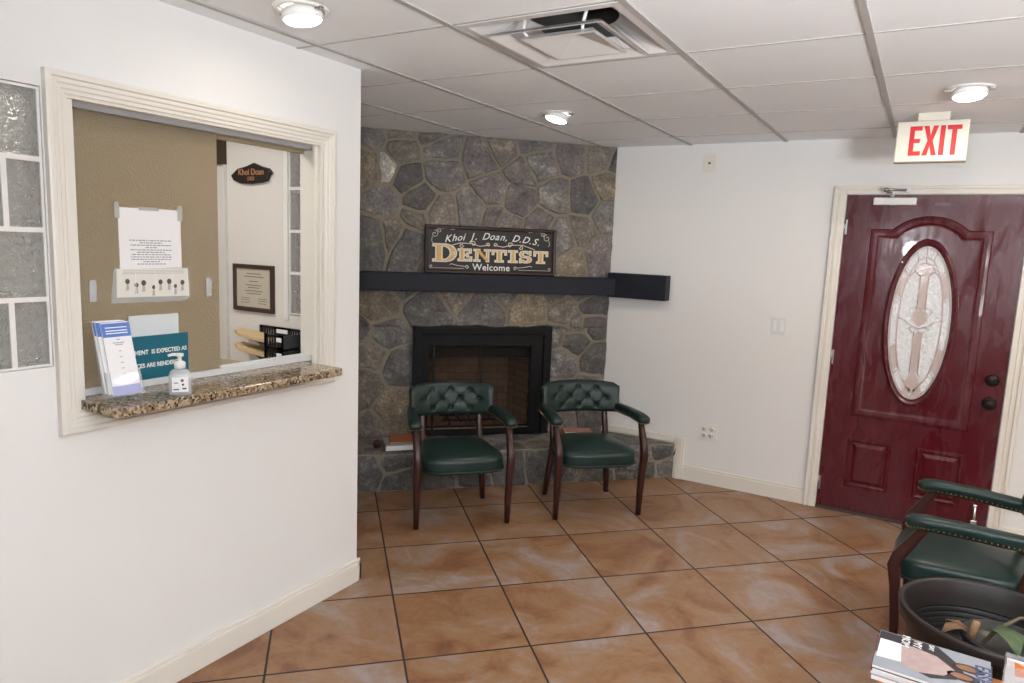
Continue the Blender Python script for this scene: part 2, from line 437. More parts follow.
# ------------------------------------------------------------------ entrance door
door = bpy.data.objects.new('door_1', None); C.objects.link(door); door.location = (0.001, WY + .004, 0)
struct(door, 'dark red panelled entrance door with oval leaded glass', 'door')
def ell(a, b, n, cx=0, cz=1.232, ph=0): return [(cx + a * math.cos(2 * PI * i / n + ph), cz + b * math.sin(2 * PI * i / n + ph)) for i in range(n)]
fD = lambda a, b, d: (a, d, b)
N = 96
def rect_loop(x0, x1, z0, z1, n):       # n points around a rectangle, matched by angle to an ellipse
    out = []; cx, cz = 0, 1.232
    for i in range(n):
        th = 2 * PI * i / n; c, s = math.cos(th), math.sin(th)
        k = min((x1 - cx) / c if c > 1e-9 else ((x0 - cx) / c if c < -1e-9 else 1e9), (z1 - cz) / s if s > 1e-9 else ((z0 - cz) / s if s < -1e-9 else 1e9))
        out.append((cx + k * c, cz + k * s))
    return out
def arch_loop(off, n=16):       # big raised moulding outline, offset inwards by off
    x, zb, zt, za, xa = .308 - off, .628 + off, 1.782 - off, 1.862 - off, .192 - off * .55
    # arc through (-xa,zt) (0,za) (xa,zt)
    h = za - zt; rad = (xa * xa + h * h) / (2 * h); cz = za - rad; a0 = math.asin(xa / rad)
    pts = [(-x, zb), (x, zb), (x, zt), (xa, zt)]
    pts += [(rad * math.sin(a0 - 2 * a0 * i / n), cz + rad * math.cos(a0 - 2 * a0 * i / n)) for i in range(1, n)]
    pts += [(-xa, zt), (-x, zt)]
    return pts
m = MB(); hx = .455
# slab face with the oval opening, plus sides and back
oo = ell(.188, .50, N); rl = rect_loop(-hx, hx, .018, 1.984, N)
for sx in (-1, 1):
    for qz in (.018, 1.984):
        idx = min(range(N), key=lambda i: (rl[i][0] - sx * hx) ** 2 + (rl[i][1] - qz) ** 2); rl[idx] = (sx * hx, qz)
m.band(rl, oo, fD, 0, 0)
m.band(rl, oo, fD, .042, .042)
m.band(oo, oo, fD, 0, .042)
m.add([fD(*c, d) for d in (0, .042) for c in ((-hx, .018), (hx, .018), (hx, 1.984), (-hx, 1.984))], [(0,1,5,4),(1,2,6,5),(2,3,7,6),(3,0,4,7)])
# raised arched moulding (rise, crown, fall)
prof = [(0, 0), (.006, -.009), (.022, -.012), (.040, -.009), (.047, -.003), (.056, -.001)]
for (o0, d0), (o1, d1) in zip(prof, prof[1:]): m.band(arch_loop(o0), arch_loop(o1), fD, d0, d1, 0, True)
# oval rim
prof = [(.192, .50, 0), (.190, .497, -.012), (.178, .482, -.018), (.166, .468, -.014), (.158, .457, -.002), (.157, .456, .010)]
for A, B in zip(prof, prof[1:]): m.band(ell(A[0], A[1], N), ell(B[0], B[1], N), fD, A[2], B[2], 0, True)
# lower panels
def rloop(x0, x1, z0, z1): return [(x0, z0), (x1, z0), (x1, z1), (x0, z1)]
for s in (-1, 1):
    x0, x1 = sorted((s * .307, s * .067)); z0, z1 = .172, .488
    pr = [(0, -.0005), (.006, -.007), (.016, -.008), (.024, -.001), (.030, -.0005), (.050, -.012)]
    for (o0, d0), (o1, d1) in zip(pr, pr[1:]): m.band(rloop(x0 + o0, x1 - o0, z0 + o0, z1 - o0), rloop(x0 + o1, x1 - o1, z0 + o1, z1 - o1), fD, d0, d1)
    m.add([fD(*c, -.012) for c in rloop(x0 + .05, x1 - .05, z0 + .05, z1 - .05)], [(0, 1, 2, 3)])
slab = m.build('door_slab', DOORRED, door)
# oval leaded glass
m = MB(); m.prism(ell(.157, .456, N), fD, .008, .016)
glass = m.build('oval_glass', DOORGLASS, door)
m = MB(); YC = .006
def line(pts, r=.0022, closed=False, mat=0): m.tube([(a, YC, b) for a, b in pts], r, 6, mat, closed=closed)
cz = 1.232
line(ell(.150, .447, 64), .003, True); line(ell(.113, .392, 64), .003, True)
for a in (20, 45, 70, 110, 135, 160, 200, 225, 250, 290, 315, 340):
    th = R(a); line([(.113 * math.cos(th), cz + .392 * math.sin(th)), (.150 * math.cos(th), cz + .447 * math.sin(th))])
for s in (-1, 1):
    line([(s * .022, cz - .30), (s * .022, cz - .05)]); line([(s * .022, cz + .08), (s * .022, cz + .28)])
    line([(s * .012, cz + .02), (s * .045, cz + .045), (s * .06, cz + .08), (s * .03, cz + .10), (0, cz + .085)])
    line([(0, cz - .03), (s * .05, cz - .01), (s * .07, cz + .01), (s * .113, cz + .03)])
    line([(0, cz - .05), (s * .04, cz - .045), (s * .055, cz - .03), (s * .03, cz - .02)])
    line([(s * .022, cz + .28), (s * .05, cz + .31), (s * .04, cz + .345), (0, cz + .36), ])
    line([(s * .022, cz - .30), (s * .055, cz - .34), (0, cz - .39)]); line([(0, cz - .29), (s * .03, cz - .335), (0, cz - .37)])
    line([(s * .05, cz + .31), (s * .09, cz + .26)])
line([(0, cz + .36), (0, cz + .447)]); line([(0, cz - .39), (0, cz - .447)])
m.build('lead_came', CAME, glass)
m = MB()
def shard(pts): m.prism(pts, fD, .004, .009)
shard([(-.02, cz + .09), (.02, cz + .09), (.02, cz + .28), (-.02, cz + .28)])
shard([(-.02, cz - .29), (.02, cz - .29), (.02, cz - .055), (-.02, cz - .055)])
shard([(0, cz - .02), (.04, cz + .02), (.035, cz + .07), (0, cz + .085), (-.035, cz + .07), (-.04, cz + .02)])
shard([(0, cz - .43), (.045, cz - .36), (0, cz - .30), (-.045, cz - .36)])
shard([(-.02, cz + .285), (.02, cz + .285), (.045, cz + .31), (.03, cz + .34), (-.03, cz + .34), (-.045, cz + .31)])
for s in (-1, 1):
    for a0, a1 in ((200, 222), (138, 158), (252, 266)):
        A = [R(a0 + (a1 - a0) * k / 4) for k in range(5)]
        pts = [(-s * -1 * .148 * math.cos(a), cz + .443 * math.sin(a)) for a in A] + [(-s * -1 * .116 * math.cos(a), cz + .396 * math.sin(a)) for a in A[::-1]]
        shard(pts)
m.build('pink_bevel_glass', PINKGL, glass)
m = MB(); m.lathe([(.034, 0), (.034, .012), (.028, .02), (.014, .024), (.001, .026)], 24, T=Matrix.Translation((.392, 0, .945)) @ Matrix.Rotation(PI / 2, 4, 'X'))
m.box(.378, .406, -.036, -.022, .940, .950)
m.build('deadbolt', DARKBRONZE, door)
m = MB(); T = Matrix.Translation((.391, 0, .81)) @ Matrix.Rotation(PI / 2, 4, 'X')
m.lathe([(.036, 0), (.036, .006), (.03, .012), (.014, .016), (.013, .035), (.028, .042), (.031, .055), (.026, .066), (.001, .07)], 24, T=T)
m.build('door_knob', DARKBRONZE, door)
m = MB(); m.box(.380, .402, -.012, 0, .175, .205); m.tube([(.391, -.02, .195), (.391, -.03, .16), (.391, -.036, .12)], .008, 8)
m.box(.376, .406, -.05, -.022, .100, .122); m.build('kick_down_stop', CHROME, door, bevel=.002)
for z in (1.79, .985, .165):
    m = MB(); m.tube([(-.456, -.006, z - .045), (-.456, -.006, z + .045)], .007, 8); m.box(-.455, -.440, -.002, 0, z - .045, z + .045); m.build('hinge', GREYMETAL, door)
m = MB(); m.box(-.308, -.085, -.045, 0, 1.922, 1.964)
cl = m.build('door_closer', WHITE, door, bevel=.004)
m = MB(); m.tube([(-.215, -.022, 1.964), (-.215, -.022, 1.985)], .012, 10); m.box(-.228, -.202, -.034, -.012, 1.978, 1.99)
m.tube([(-.215, -.024, 1.986), (-.245, -.11, 2.0)], .009, 8); m.tube([(-.245, -.11, 2.006), (-.145, -.03, 2.008)], .008, 8)
m.sphere((-.245, -.11, 2.004), .014); m.box(-.17, -.12, -.036, -.026, 1.998, 2.018)
m.tube([(-.215, -.022, 1.912), (-.215, -.022, 1.924)], .010, 10)
m.build('closer_arm', GREYMETAL, cl)

# ------------------------------------------------------------------ reception window
win = bpy.data.objects.new('window_1', None); C.objects.link(win); win.location = (WX, 1.617, 1.0)
struct(win, 'reception window with cream moulded casing and sliding tan glass', 'window')
def WL(m): # shift verts into window-local coords
    m.v = [(x - WX, y - 1.617, z - 1.0) for x, y, z in m.v]; return m
Y0, Y1, Z0, Z1 = 1.060, 2.174, .985, 2.036
m = MB()
fW = lambda a, b, d: (WX + d, a, b)
pr = [(0, 0), (0, .022), (.006, .025), (.016, .025), (.020, .019), (.030, .018), (.034, .014), (.044, .013), (.048, .009), (.058, .008), (.0585, -.01)]
for (o0, d0), (o1, d1) in zip(pr, pr[1:]): m.band(rloop(Y0 + o0, Y1 - o0, Z0 + o0, Z1 - o0), rloop(Y0 + o1, Y1 - o1, Z0 + o1, Z1 - o1), fW, d0, d1)
WL(m).build('window_casing', TRIM, win)
m = MB()
XB = WB
m.box(XB, WX, 1.112, 1.128, 1.04, 1.985); m.box(XB, WX, 2.106, 2.122, 1.04, 1.985); m.box(XB, WX, 1.128, 2.106, 1.968, 1.988)
m.box(-2.20, -2.178, 1.128, 1.146, 1.07, 1.968); m.box(-2.20, -2.186, 2.090, 2.106, 1.07, 1.968)
m.box(XB, WX, 1.128, 2.106, 1.036, 1.05)
WL(m).build('window_jamb', TRIM, win)
m = MB(); m.box(-2.286, -2.21, 1.128, 2.106, 1.952, 1.968)
WL(m).build('head_track', P('track_grey', (.33, .33, .34), .5), win)
m = MB(); m.box(-2.280, -2.262, 1.128, 2.106, 1.940, 1.968)
WL(m).build('head_stop', TANWOOD, win)
m = MB(); m.box(-2.278, -2.218, 1.128, 2.106, 1.079, 1.090); m.box(-2.224, -2.218, 1.128, 2.106, 1.090, 1.102); m.box(-2.278, -2.262, 1.128, 2.106, 1.090, 1.102)
WL(m).build('bottom_track', P('track_white', (.66, .67, .68), .35), win)
m = MB(); m.box(-2.252, -2.246, 1.130, 1.676, 1.090, 1.955)
pane = WL(m).build('sliding_pane', OBSCURE, win)
for yy in (1.218, 1.632):
    m = MB(); m.box(-2.246, -2.243, yy - .011, yy + .011, 1.37, 1.44); WL(m).build('finger_pull', GREYPLATE, pane, bevel=.001)

# glass block windows
def glass_blocks(name, rows, plane, label):
    """rows: list of (a0,a1,z0,z1) blocks; plane: fn(a,d,z)->xyz, d from 0 (face) to 1 (back)"""
    o = bpy.data.objects.new(name, None); C.objects.link(o); struct(o, label, 'window')
    m = MB(); g = MB()
    for (a0, a1, z0, z1) in rows:
        e = .007
        pts = []
        for d, ins in ((.10, .010), (.05, e), (.95 - .05, e), (.90, .010)):
            pass
        rings = []
        for d, ins in ((.02, .020), (.04, .010), (.07, e - .001), (.93, e - .001), (.96, .010), (.98, .020)):
            rings.append([plane(a0 + ins, d, z0 + ins), plane(a1 - ins, d, z0 + ins), plane(a1 - ins, d, z1 - ins), plane(a0 + ins, d, z1 - ins)])
        g.ring_loft(rings, 0, False, True)
        # mortar frame around each block
        for (b0, b1, c0, c1) in ((a0, a1, z0, z0 + e), (a0, a1, z1 - e, z1), (a0, a0 + e, z0 + e, z1 - e), (a1 - e, a1, z0 + e, z1 - e)):
            rs = [[plane(b0, d, c0), plane(b1, d, c0), plane(b1, d, c1), plane(b0, d, c1)] for d in (.015, .985)]
            m.ring_loft(rs, 0, False, True)
    m.build('block_grout', WHITE, o); g.build('block_glass', GBLOCK, o)
    return o
rows = []
bz = .1965
for k in range(4):
    z0 = GB_Z0 - .004 + k * bz
    if k % 2 == 1: ys = [(1.054 - bz * (i + 1), 1.054 - bz * i) for i in range(4)]
    else: ys = [(.956, 1.054)] + [(.956 - bz * (i + 1), .956 - bz * i) for i in range(3)] + [(.268, .956 - 3 * bz)]
    rows += [(a, b, z0, z0 + bz) for a, b in ys]
glass_blocks('window_2', rows, lambda a, d, z: (WX - .118 * d, a, z), 'glass block panel left of the reception window')
rows = [(-2.495, -2.30, 1.244 + k * .189, 1.244 + (k + 1) * .189) for k in range(4)]
glass_blocks('window_3', rows, lambda a, d, z: (a, 2.23 + .118 * d, z), 'narrow glass block column in the office wall')
m = MB()
m.box(-2.52, -2.495, 2.222, 2.23, 1.22, 2.02); m.box(-2.495, -2.30, 2.222, 2.23, 2.0, 2.02)
struct(m.build('trim_3', WHITE))
m = MB(); m.box(-3.02, -2.917, 2.215, 2.262, 0, 1.925)
struct(m.build('trim_4', P('office_trim', (.72, .72, .70), .4)))
m = MB(); m.box(-3.06, -2.917, 2.20, 2.258, 1.925, 2.075)
tag(m.build('wall_cabinet_end', DKBROWN), 'dark brown box high on the office wall above white door trim', 'cabinet')

# granite ledge
m = MB()
def slab_outline(x0, x1, y0, y1, r=.02):
    pts = [(x0, y0)]
    for k in range(5): a = -PI/2 + PI/2 * k / 4; pts.append((x1 - r + r * math.cos(a), y0 + r + r * math.sin(a)))
    for k in range(5): a = PI/2 * k / 4; pts.append((x1 - r + r * math.cos(a), y1 - r + r * math.sin(a)))
    pts.append((x0, y1)); return pts
m.prism(slab_outline(-2.282, -1.988, 1.13, 2.062), lambda a, b, d: (a, b, d), 1.049, 1.078)
tag(m.build('granite_ledge', GRANITE, bevel=.004), 'polished brown speckled granite ledge under the reception window', 'counter')
LZ = 1.0785
# ------------------------------------------------------------------ items on the ledge / window
def sheet_x(m, x, y0, y1, z0, z1, th=.0012, mat=0): return m.box(x, x + th, y0, y1, z0, z1, mat)
nt_ = thing('paper_notice', 'white printed notice taped high on the tan sliding glass', 'notice', (-2.2455, 1.416, 1.57))
m = MB(); m.prism([(-.108, -.098), (.110, -.094), (.109, .102), (-.110, .100)], lambda a, b, d: (d, a, b), 0, .0012); m.build('sheet', PAPER, nt_)
m = MB()
rr = random.Random(3)
for k in range(11):
    z = -.005 - k * .0078; w = [.075, .04, .072, .02, .072, .05, .068, .072, .07, .03, .05][k]
    y = -w
    while y < w:
        l = rr.uniform(.004, .014); m.box(.0013, .0016, y, min(w, y + l), z, z + .0028); y += l + .0028
m.build('printed_text', P('print_grey', (.22, .22, .23), .7), nt_)
for (a, b) in (((-.121, -.105), (.066, .117)), ((.098, .116), (.066, .117)), ((-.04, .03), (.095, .106))):
    m = MB(); m.box(.0016, .0022, a[0], a[1], b[0], b[1]); m.build('tape_strip', TAPE, nt_)
po = thing('illustrated_poster', 'wide illustrated strip poster in a clear plastic sleeve below the notice', 'poster', (-2.2455, 1.415, 1.42))
m = MB(); m.prism([(-.122, -.040), (.138, -.044), (.134, .054), (-.120, .053)], lambda a, b, d: (d, a, b), 0, .0012); m.build('sheet', P('poster_paper', (.74, .73, .68), .6), po)
m = MB(); m.prism([(-.140, -.058), (.118, -.062), (.142, -.046), (.138, .055), (-.128, .056)], lambda a, b, d: (d, a, b), -.0006, -.0001); m.build('plastic_sleeve', SLEEVE, po)
m = MB()
for (y, s) in ((-.085, 1), (-.055, .9), (-.03, 1.1), (.005, .8), (.03, 1), (.062, 1.1), (.085, .8), (.112, 1)):
    z = rr.uniform(-.01, .02)
    m.prism(ell(.008 * s, .009 * s, 10, y, z), lambda a, b, d: (d, a, b), .00125, .00135, 0)
    m.prism([(y - .006, z - .03), (y + .005, z - .028), (y + .004, z - .008), (y - .004, z - .008)], lambda a, b, d: (d, a, b), .00125, .00135, 1 if rr.random() < .5 else 2)
for y in (-.058, .01, .075): m.box(.00125, .0014, y, y + .002, -.036, .046, 3)
for k in range(3): m.box(.00125, .0014, -.10, .12, .036 + k * .005, .0375 + k * .005, 2)
m.build('drawings', [P('hair_ink', (.1, .08, .08), .7), P('tan_ink', (.5, .42, .28), .7), P('grey_ink', (.42, .42, .44), .7), PAPER], po)

ts = thing('payment_sign', 'teal payment sign with white push-in letters on window track', 'sign', (-2.221, 1.372, 1.1025))
m = MB(); m.box(-.004, 0, -.115, .155, 0, .147); m.build('board', TEAL, ts)
MT = lambda x, y, z: Matrix.Translation((x, y, z)) @ Matrix.Rotation(PI / 2, 4, 'Z') @ Matrix.Rotation(PI / 2, 4, 'X')
text_mesh('lettering', 'PAYMENT  IS EXPECTED AS', .0205, LETTER, ts, MT(.0005, .149, .092), .0006, offset=.0005, align='RIGHT', fit=.222)
text_mesh('lettering', 'SERVICES ARE RENDERED', .0205, LETTER, ts, MT(.0005, .126, .047), .0006, offset=.0005, align='RIGHT', fit=.205)
wc = MB(); sheet_x(wc, -2.2385, 1.325, 1.503, 1.1025, 1.318, .0015)
tag(wc.build('white_card', P('card_white', (.66, .70, .72), .6)), 'blank white card standing behind the teal payment sign', 'card')

bh = thing('brochure_holder', 'clear acrylic holder of leaflets at the left end of granite ledge', 'brochure holder', (-2.084, 1.226, LZ + .0005))
tl = Matrix.Translation((0, 0, .0125)) @ Matrix.Rotation(R(-15), 4, 'Y')
m = MB()
m.box(-.046, -.043, -.052, .052, .002, .17, 0, tl); m.box(-.003, 0, -.052, .052, .002, .075, 0, tl); m.box(-.046, 0, -.052, -.050, .002, .08, 0, tl); m.box(-.046, 0, .050, .052, .002, .08, 0, tl)
m.box(-.046, 0, -.052, .052, .0, .004, 0, tl); m.box(-.075, -.003, -.052, .052, 0.0, .003)
m.build('acrylic_body', ACRYL, bh)
for k, (dx, dy, dz) in enumerate(((-.012, .003, 0), (-.024, -.006, .006), (-.034, -.010, .010))):
    lf = thing('leaflet', ['leaflet with blue header at the front of the acrylic holder', 'leaflet second from the front in the acrylic holder', 'leaflet at the back of the acrylic holder'][k], 'leaflet', (-2.084, 1.226 + dy, LZ + dz), 0, 'leaflets in the holder')
    x = dx
    m = MB(); m.box(x, x + .006, -.044, .044, .006, .232, 0, tl); m.build('paper', PAPER, lf)
    m = MB(); m.box(x + .0055, x + .0065, -.044, .044, .186, .229, 0, tl); m.build('blue_header', BLUE, lf)
    if k == 0:
        m = MB(); m.box(x + .0055, x + .0065, -.044, .044, .006, .034, 0, tl); m.build('lilac_footer', LILAC, lf)
        m = MB()
        for z, w in ((.176, .01), (.166, .03), (.160, .02), (.14, .006), (.122, .006), (.104, .007), (.086, .006), (.068, .006), (.055, .016)): m.box(x + .0055, x + .0065, -w * .6, w * .6, z, z + .003, 0, tl)
        for z in (.214, .204, .196): m.box(x + .006, x + .0068, -.034, .034, z, z + .003, 1, tl)
        m.build('print', [P('print_light', (.4, .4, .44), .7), PAPER], lf)

sb = thing('sanitizer_bottle', 'clear pump bottle of hand sanitizer on the granite ledge', 'bottle', (-2.035, 1.368, LZ), R(-35))
m = MB()
rings = []
for z, k in ((.0, .88), (.004, 1), (.062, 1), (.075, .9), (.083, .6), (.087, .38)):
    rings.append([(.021 * k * math.copysign(abs(math.cos(t_)) ** .7, math.cos(t_)), .034 * k * math.copysign(abs(math.sin(t_)) ** .7, math.sin(t_)), z) for t_ in [2 * PI * j / 28 for j in range(28)]])
m.ring_loft(rings)
m.build('bottle_body', P('clear_bottle', (.86, .89, .91), .05, alpha=.35, spec=.7), sb)
m = MB(); m.box(.0212, .0218, -.024, .024, .012, .060)
lb = m.build('label_sheet', PAPER, sb)
m = MB()
for y, z, w, h_ in ((.006, .045, .008, .008), (.008, .032, .006, .007), (-.012, .018, .016, .004), (.012, .02, .012, .005), (-.012, .04, .012, .003)): m.box(.0218, .0221, y - w / 2, y + w / 2, z, z + h_)
m.build('label_print', INK, lb)
m = MB(); m.lathe([(.014, .086), (.017, .088), (.017, .104), (.013, .108), (.006, .110), (.006, .124), (.012, .125), (.012, .134), (.001, .136)], 20)
m.tube([(0, 0, .130), (.0, -.02, .131), (.0, -.034, .127)], [.006, .005, .004], 8); m.build('pump', WHITE, sb)

# ------------------------------------------------------------------ office beyond the window
m = MB(); m.box(-3.6, -2.30, 1.72, 2.225, .945, .985); m.box(-3.58, -2.32, 1.78, 2.22, 0, .945)
tag(m.build('office_desk', P('office_desk_top', (.42, .33, .22), .4, noise=.15, nscale=20), bevel=.004), 'tan office desk holding the black letter trays', 'desk')
cf = thing('certificate', 'framed certificate with cream paper on the office wall', 'certificate', (-2.727, 2.2295, 1.349))
fO = lambda a, b, d: (a, -d, b)
m = MB()
pr = [(0, 0), (0, .014), (.006, .018), (.016, .016), (.020, .008), (.0205, .004)]
for (o0, d0), (o1, d1) in zip(pr, pr[1:]): m.band(rloop(-.139 + o0, .139 - o0, -.111 + o0, .111 - o0), rloop(-.139 + o1, .139 - o1, -.111 + o1, .111 - o1), fO, d0, d1)
m.build('frame', FRAMEW, cf)
m = MB(); m.box(-.12, .12, -.006, -.0005, -.092, .092); pp = m.build('parchment', CERT, cf)
m = MB()
for z, w in ((.066, .05), (.052, .07), (.03, .03), (.012, .055), (.0, .04), (-.015, .06), (-.028, .05)): m.box(-w, w, -.0068, -.006, z, z + .004)
for z in (-.05, -.06, -.072): m.box(-.09, -.03, -.0068, -.006, z, z + .003); m.box(.03, .09, -.0068, -.006, z, z + .003)
m.build('script', P('sepia_ink', (.2, .16, .12), .7), pp)
pq = thing('name_sign', 'dark carved wooden name plaque with live edge on office wall', 'plaque', (-2.727, 2.2295, 1.877))
m = MB()
ol = [(-.138, -.005), (-.12, -.028), (-.07, -.042), (0, -.045), (.07, -.040), (.11, -.032), (.118, -.012), (.138, .004), (.118, .024), (.07, .034), (.02, .050), (-.03, .036), (-.09, .026)]
m.prism(ol, fO, 0, .018); m.build('board', PLAQUE, pq, bevel=.004)
MO = lambda x, z: Matrix.Translation((x, -.0185, z)) @ Matrix.Rotation(PI / 2, 4, 'X')
text_mesh('lettering', 'Khoi Doan', .040, COPPER, pq, MO(.005, .008), .0008, offset=.0007)
text_mesh('lettering', 'DDS', .024, COPPER, pq, MO(.005, -.022), .0008, offset=.0004)

def slat_panel(m, x0, x1, y, z0, z1, wins):
    b = .012
    m.box(x0, x1, y, y + .006, z0, z0 + b); m.box(x0, x1, y, y + .006, z1 - b, z1)
    x = x0
    for kind, w in wins:
        if kind == 's':
            n = int(w / .016)
            for k in range(n): m.box(x + k * .016, x + k * .016 + .006, y, y + .006, z0, z1)
        elif kind == 'p': m.box(x, x + w, y, y + .006, z0, z1)
        x += w
def tray(y, x0, x1, z0, label, top=False):
    t = thing('letter_tray', label, 'letter tray', (x0, y, z0), 0, 'black desk trays')
    m = MB(); L = x1 - x0; m.prism([(0, -.05), (.265, -.2), (L, -.2), (L, 0), (0, 0)], lambda a, b, d: (a, b, d), 0, .004); slat_panel(m, 0, L, -.006, 0, .062, [('p', .016), ('s', .08), ('p', .11), ('s', .09), ('p', .02)])
    slat_panel(m, .265, L, -.2, 0, .062, [('p', .012), ('s', .064), ('p', L - .341)])
    m.box(L - .006, L, -.2, 0, 0, .06); m.box(.263, .277, -.2, -.19, 0, .066)
    m.build('tray_body', BLACKP, t)
    m = MB(); m.box(.118, .19, -.008, -.006, .034, .052); m.build('label_holder', PAPER, t)
    m = MB(); m.box(L - .032, L - .004, -.203, -.2, .034, .052); m.build('label_holder', PAPER, t)
    return t
for k, lb_ in enumerate(('lowest black letter tray on the office desk', 'middle black letter tray in the office stack', 'topmost black letter tray in the office stack')):
    tray(2.222, -2.680, -2.305, .986 + k * .0665, lb_)
for k in range(2):
    m = MB(); z = 1.058 + k * .0665
    m.prism([(-.11, -.015), (-.10, -.07), (-.02, -.11), (.20, -.125), (.20, -.015)], lambda a, b, d: (-2.665 + a, 2.212 + b, d), z, z + .014)
    m.v = [(x, y, zz + max(0, (-2.60 - x)) * .12 ) for x, y, zz in m.v]
    tag(m.build('manila_folder', MANILA), ['tan manila folder sticking out of the middle letter tray', 'tan manila folder sticking out of the topmost letter tray'][k], 'folder', 'folders in the letter trays')

# ------------------------------------------------------------------ fireplace (local: x along the stone face, y into the wall)
FP = thing('fireplace', 'corner fireplace of grey flagstone with raised hearth and glass doors', 'fireplace', (-1.96, 4.762, 0), R(45))
def w2f(x, y, z=0):
    dx, dy = x + 1.96, y - 4.762; q = math.sqrt(.5); return ((dx + dy) * q, (dy - dx) * q, z)
SC = {'g': (.152, .144, .138), 'd': (.098, .094, .094), 'b': (.165, .146, .124), 'p': (.146, .128, .127), 'l': (.42, .40, .36), 't': (.185, .155, .112), 'n': (.108, .105, .101)}
def clip(poly, px, py, nx, ny):
    out = []; n = len(poly)
    for i in range(n):
        a, b = poly[i], poly[(i + 1) % n]
        da = (a[0] - px) * nx + (a[1] - py) * ny; db = (b[0] - px) * nx + (b[1] - py) * ny
        if da <= 0: out.append(a)
        if (da < 0 < db) or (db < 0 < da):
            t_ = da / (da - db); out.append((a[0] + (b[0] - a[0]) * t_, a[1] + (b[1] - a[1]) * t_))
    return out
rs = random.Random(11)
def stone_cells(m, seeds, bounds, fn, gap=.0115, rise=(.007, .013), mat=0):
    ws = [rs.uniform(-.006, .006) for _ in seeds]
    gp = [gap * rs.uniform(.45, 1.15) for _ in seeds]
    for i, (x, y, c) in enumerate(seeds):
        poly = list(bounds)
        for j, (x2, y2, _) in enumerate(seeds):
            if i == j: continue
            d = math.hypot(x2 - x, y2 - y)
            if d > 1.6 or d < 1e-6: continue
            f_ = max(.3, min(.7, .5 + (ws[i] - ws[j]) / (2 * d * d))) * d - (gp[i] + gp[j]) / 2
            poly = clip(poly, x + (x2 - x) / d * f_, y + (y2 - y) / d * f_, (x2 - x) / d, (y2 - y) / d)
            if len(poly) < 3: break
        if len(poly) < 3: continue
        # subdivide, jitter and round the outline
        pts = []
        n = len(poly)
        for k in range(n):
            a, b = poly[k], poly[(k + 1) % n]; L = math.hypot(b[0] - a[0], b[1] - a[1]); s = max(1, int(L / .045))
            for q in range(s):
                t_ = q / s
                jx, jy = (rs.uniform(-.007, .007), rs.uniform(-.007, .007)) if L > .05 else (0, 0)
                pts.append((a[0] + (b[0] - a[0]) * t_ + jx, a[1] + (b[1] - a[1]) * t_ + jy))
        n = len(pts)
        pts = [((pts[k - 1][0] + 10 * pts[k][0] + pts[(k + 1) % n][0]) / 12, (pts[k - 1][1] + 10 * pts[k][1] + pts[(k + 1) % n][1]) / 12) for k in range(n)]
        cx = sum(p[0] for p in pts) / len(pts); cy = sum(p[1] for p in pts) / len(pts)
        h = rs.uniform(*rise); tx, ty = rs.uniform(-.03, .03), rs.uniform(-.03, .03)
        kk = rs.uniform(.82, 1.2); col = tuple(v * kk for v in SC[c])
        n = len(pts); size = max(.03, min(math.hypot(p[0] - cx, p[1] - cy) for p in pts))
        def inset(p, e): return (p[0] + (cx - p[0]) * e, p[1] + (cy - p[1]) * e)
        e1 = min(.3, .006 / size)
        rings = [(pts, -.01), (pts, h * .55), ([inset(p, e1) for p in pts], h), ([inset(p, .55) for p in pts], h + .004)]
        vs = []
        for ring, d in rings:
            for p in ring:
                dd = d + ((p[0] - cx) * tx + (p[1] - cy) * ty if d > 0 else 0) + (rs.uniform(-.003, .003) if d > h * .9 else 0)
                vs.append(fn(p[0], p[1], dd))
        fs = []
        for k in range(len(rings) - 1):
            for j in range(n): fs.append((k * n + j, k * n + (j + 1) % n, (k + 1) * n + (j + 1) % n, (k + 1) * n + j))
        fs.append(tuple(range(3 * n, 4 * n)))
        m.add(vs, fs, mat, False, col)
U = [(-1.73,2.26,'g'),(-1.55,2.32,'b'),(-1.77,2.08,'t'),(-1.645,2.085,'l'),(-1.49,2.02,'d'),(-1.32,2.31,'b'),(-1.66,1.86,'g'),(-1.4,1.89,'n'),(-1.28,2.22,'g'),(-1.27,2.06,'g'),(-1.02,2.16,'p'),(-.94,1.95,'p'),
     (-1.43,1.75,'b'),(-1.25,1.8,'b'),(-1.07,1.83,'g'),(-.92,1.78,'p'),(-1.72,1.60,'n'),(-1.49,1.56,'d'),(-1.60,1.62,'b'),(-1.54,2.19,'b'),(-.83,2.27,'b'),(-.7,2.12,'p'),(-.59,2.19,'g'),(-.72,1.9,'p'),
     (-.80,1.72,'p'),(-.56,1.74,'p'),(-.46,1.94,'g'),(-.36,2.26,'p'),(-.23,1.94,'d'),(-.12,2.27,'b'),(-.02,2.23,'d'),(-.06,2.03,'t'),(-.25,1.71,'b'),(-.07,1.83,'g'),(-.10,1.56,'p'),(-.33,1.52,'t'),(-.41,1.65,'g'),(-.63,2.33,'g'),
     (-1.0,1.52,'g'),(-.65,1.50,'d'),(-1.3,1.48,'g'),(-2.0,2.2,'g'),(-2.0,1.9,'d'),(-1.98,1.6,'b'),(-2.3,2.1,'p'),(-2.3,1.7,'g')]
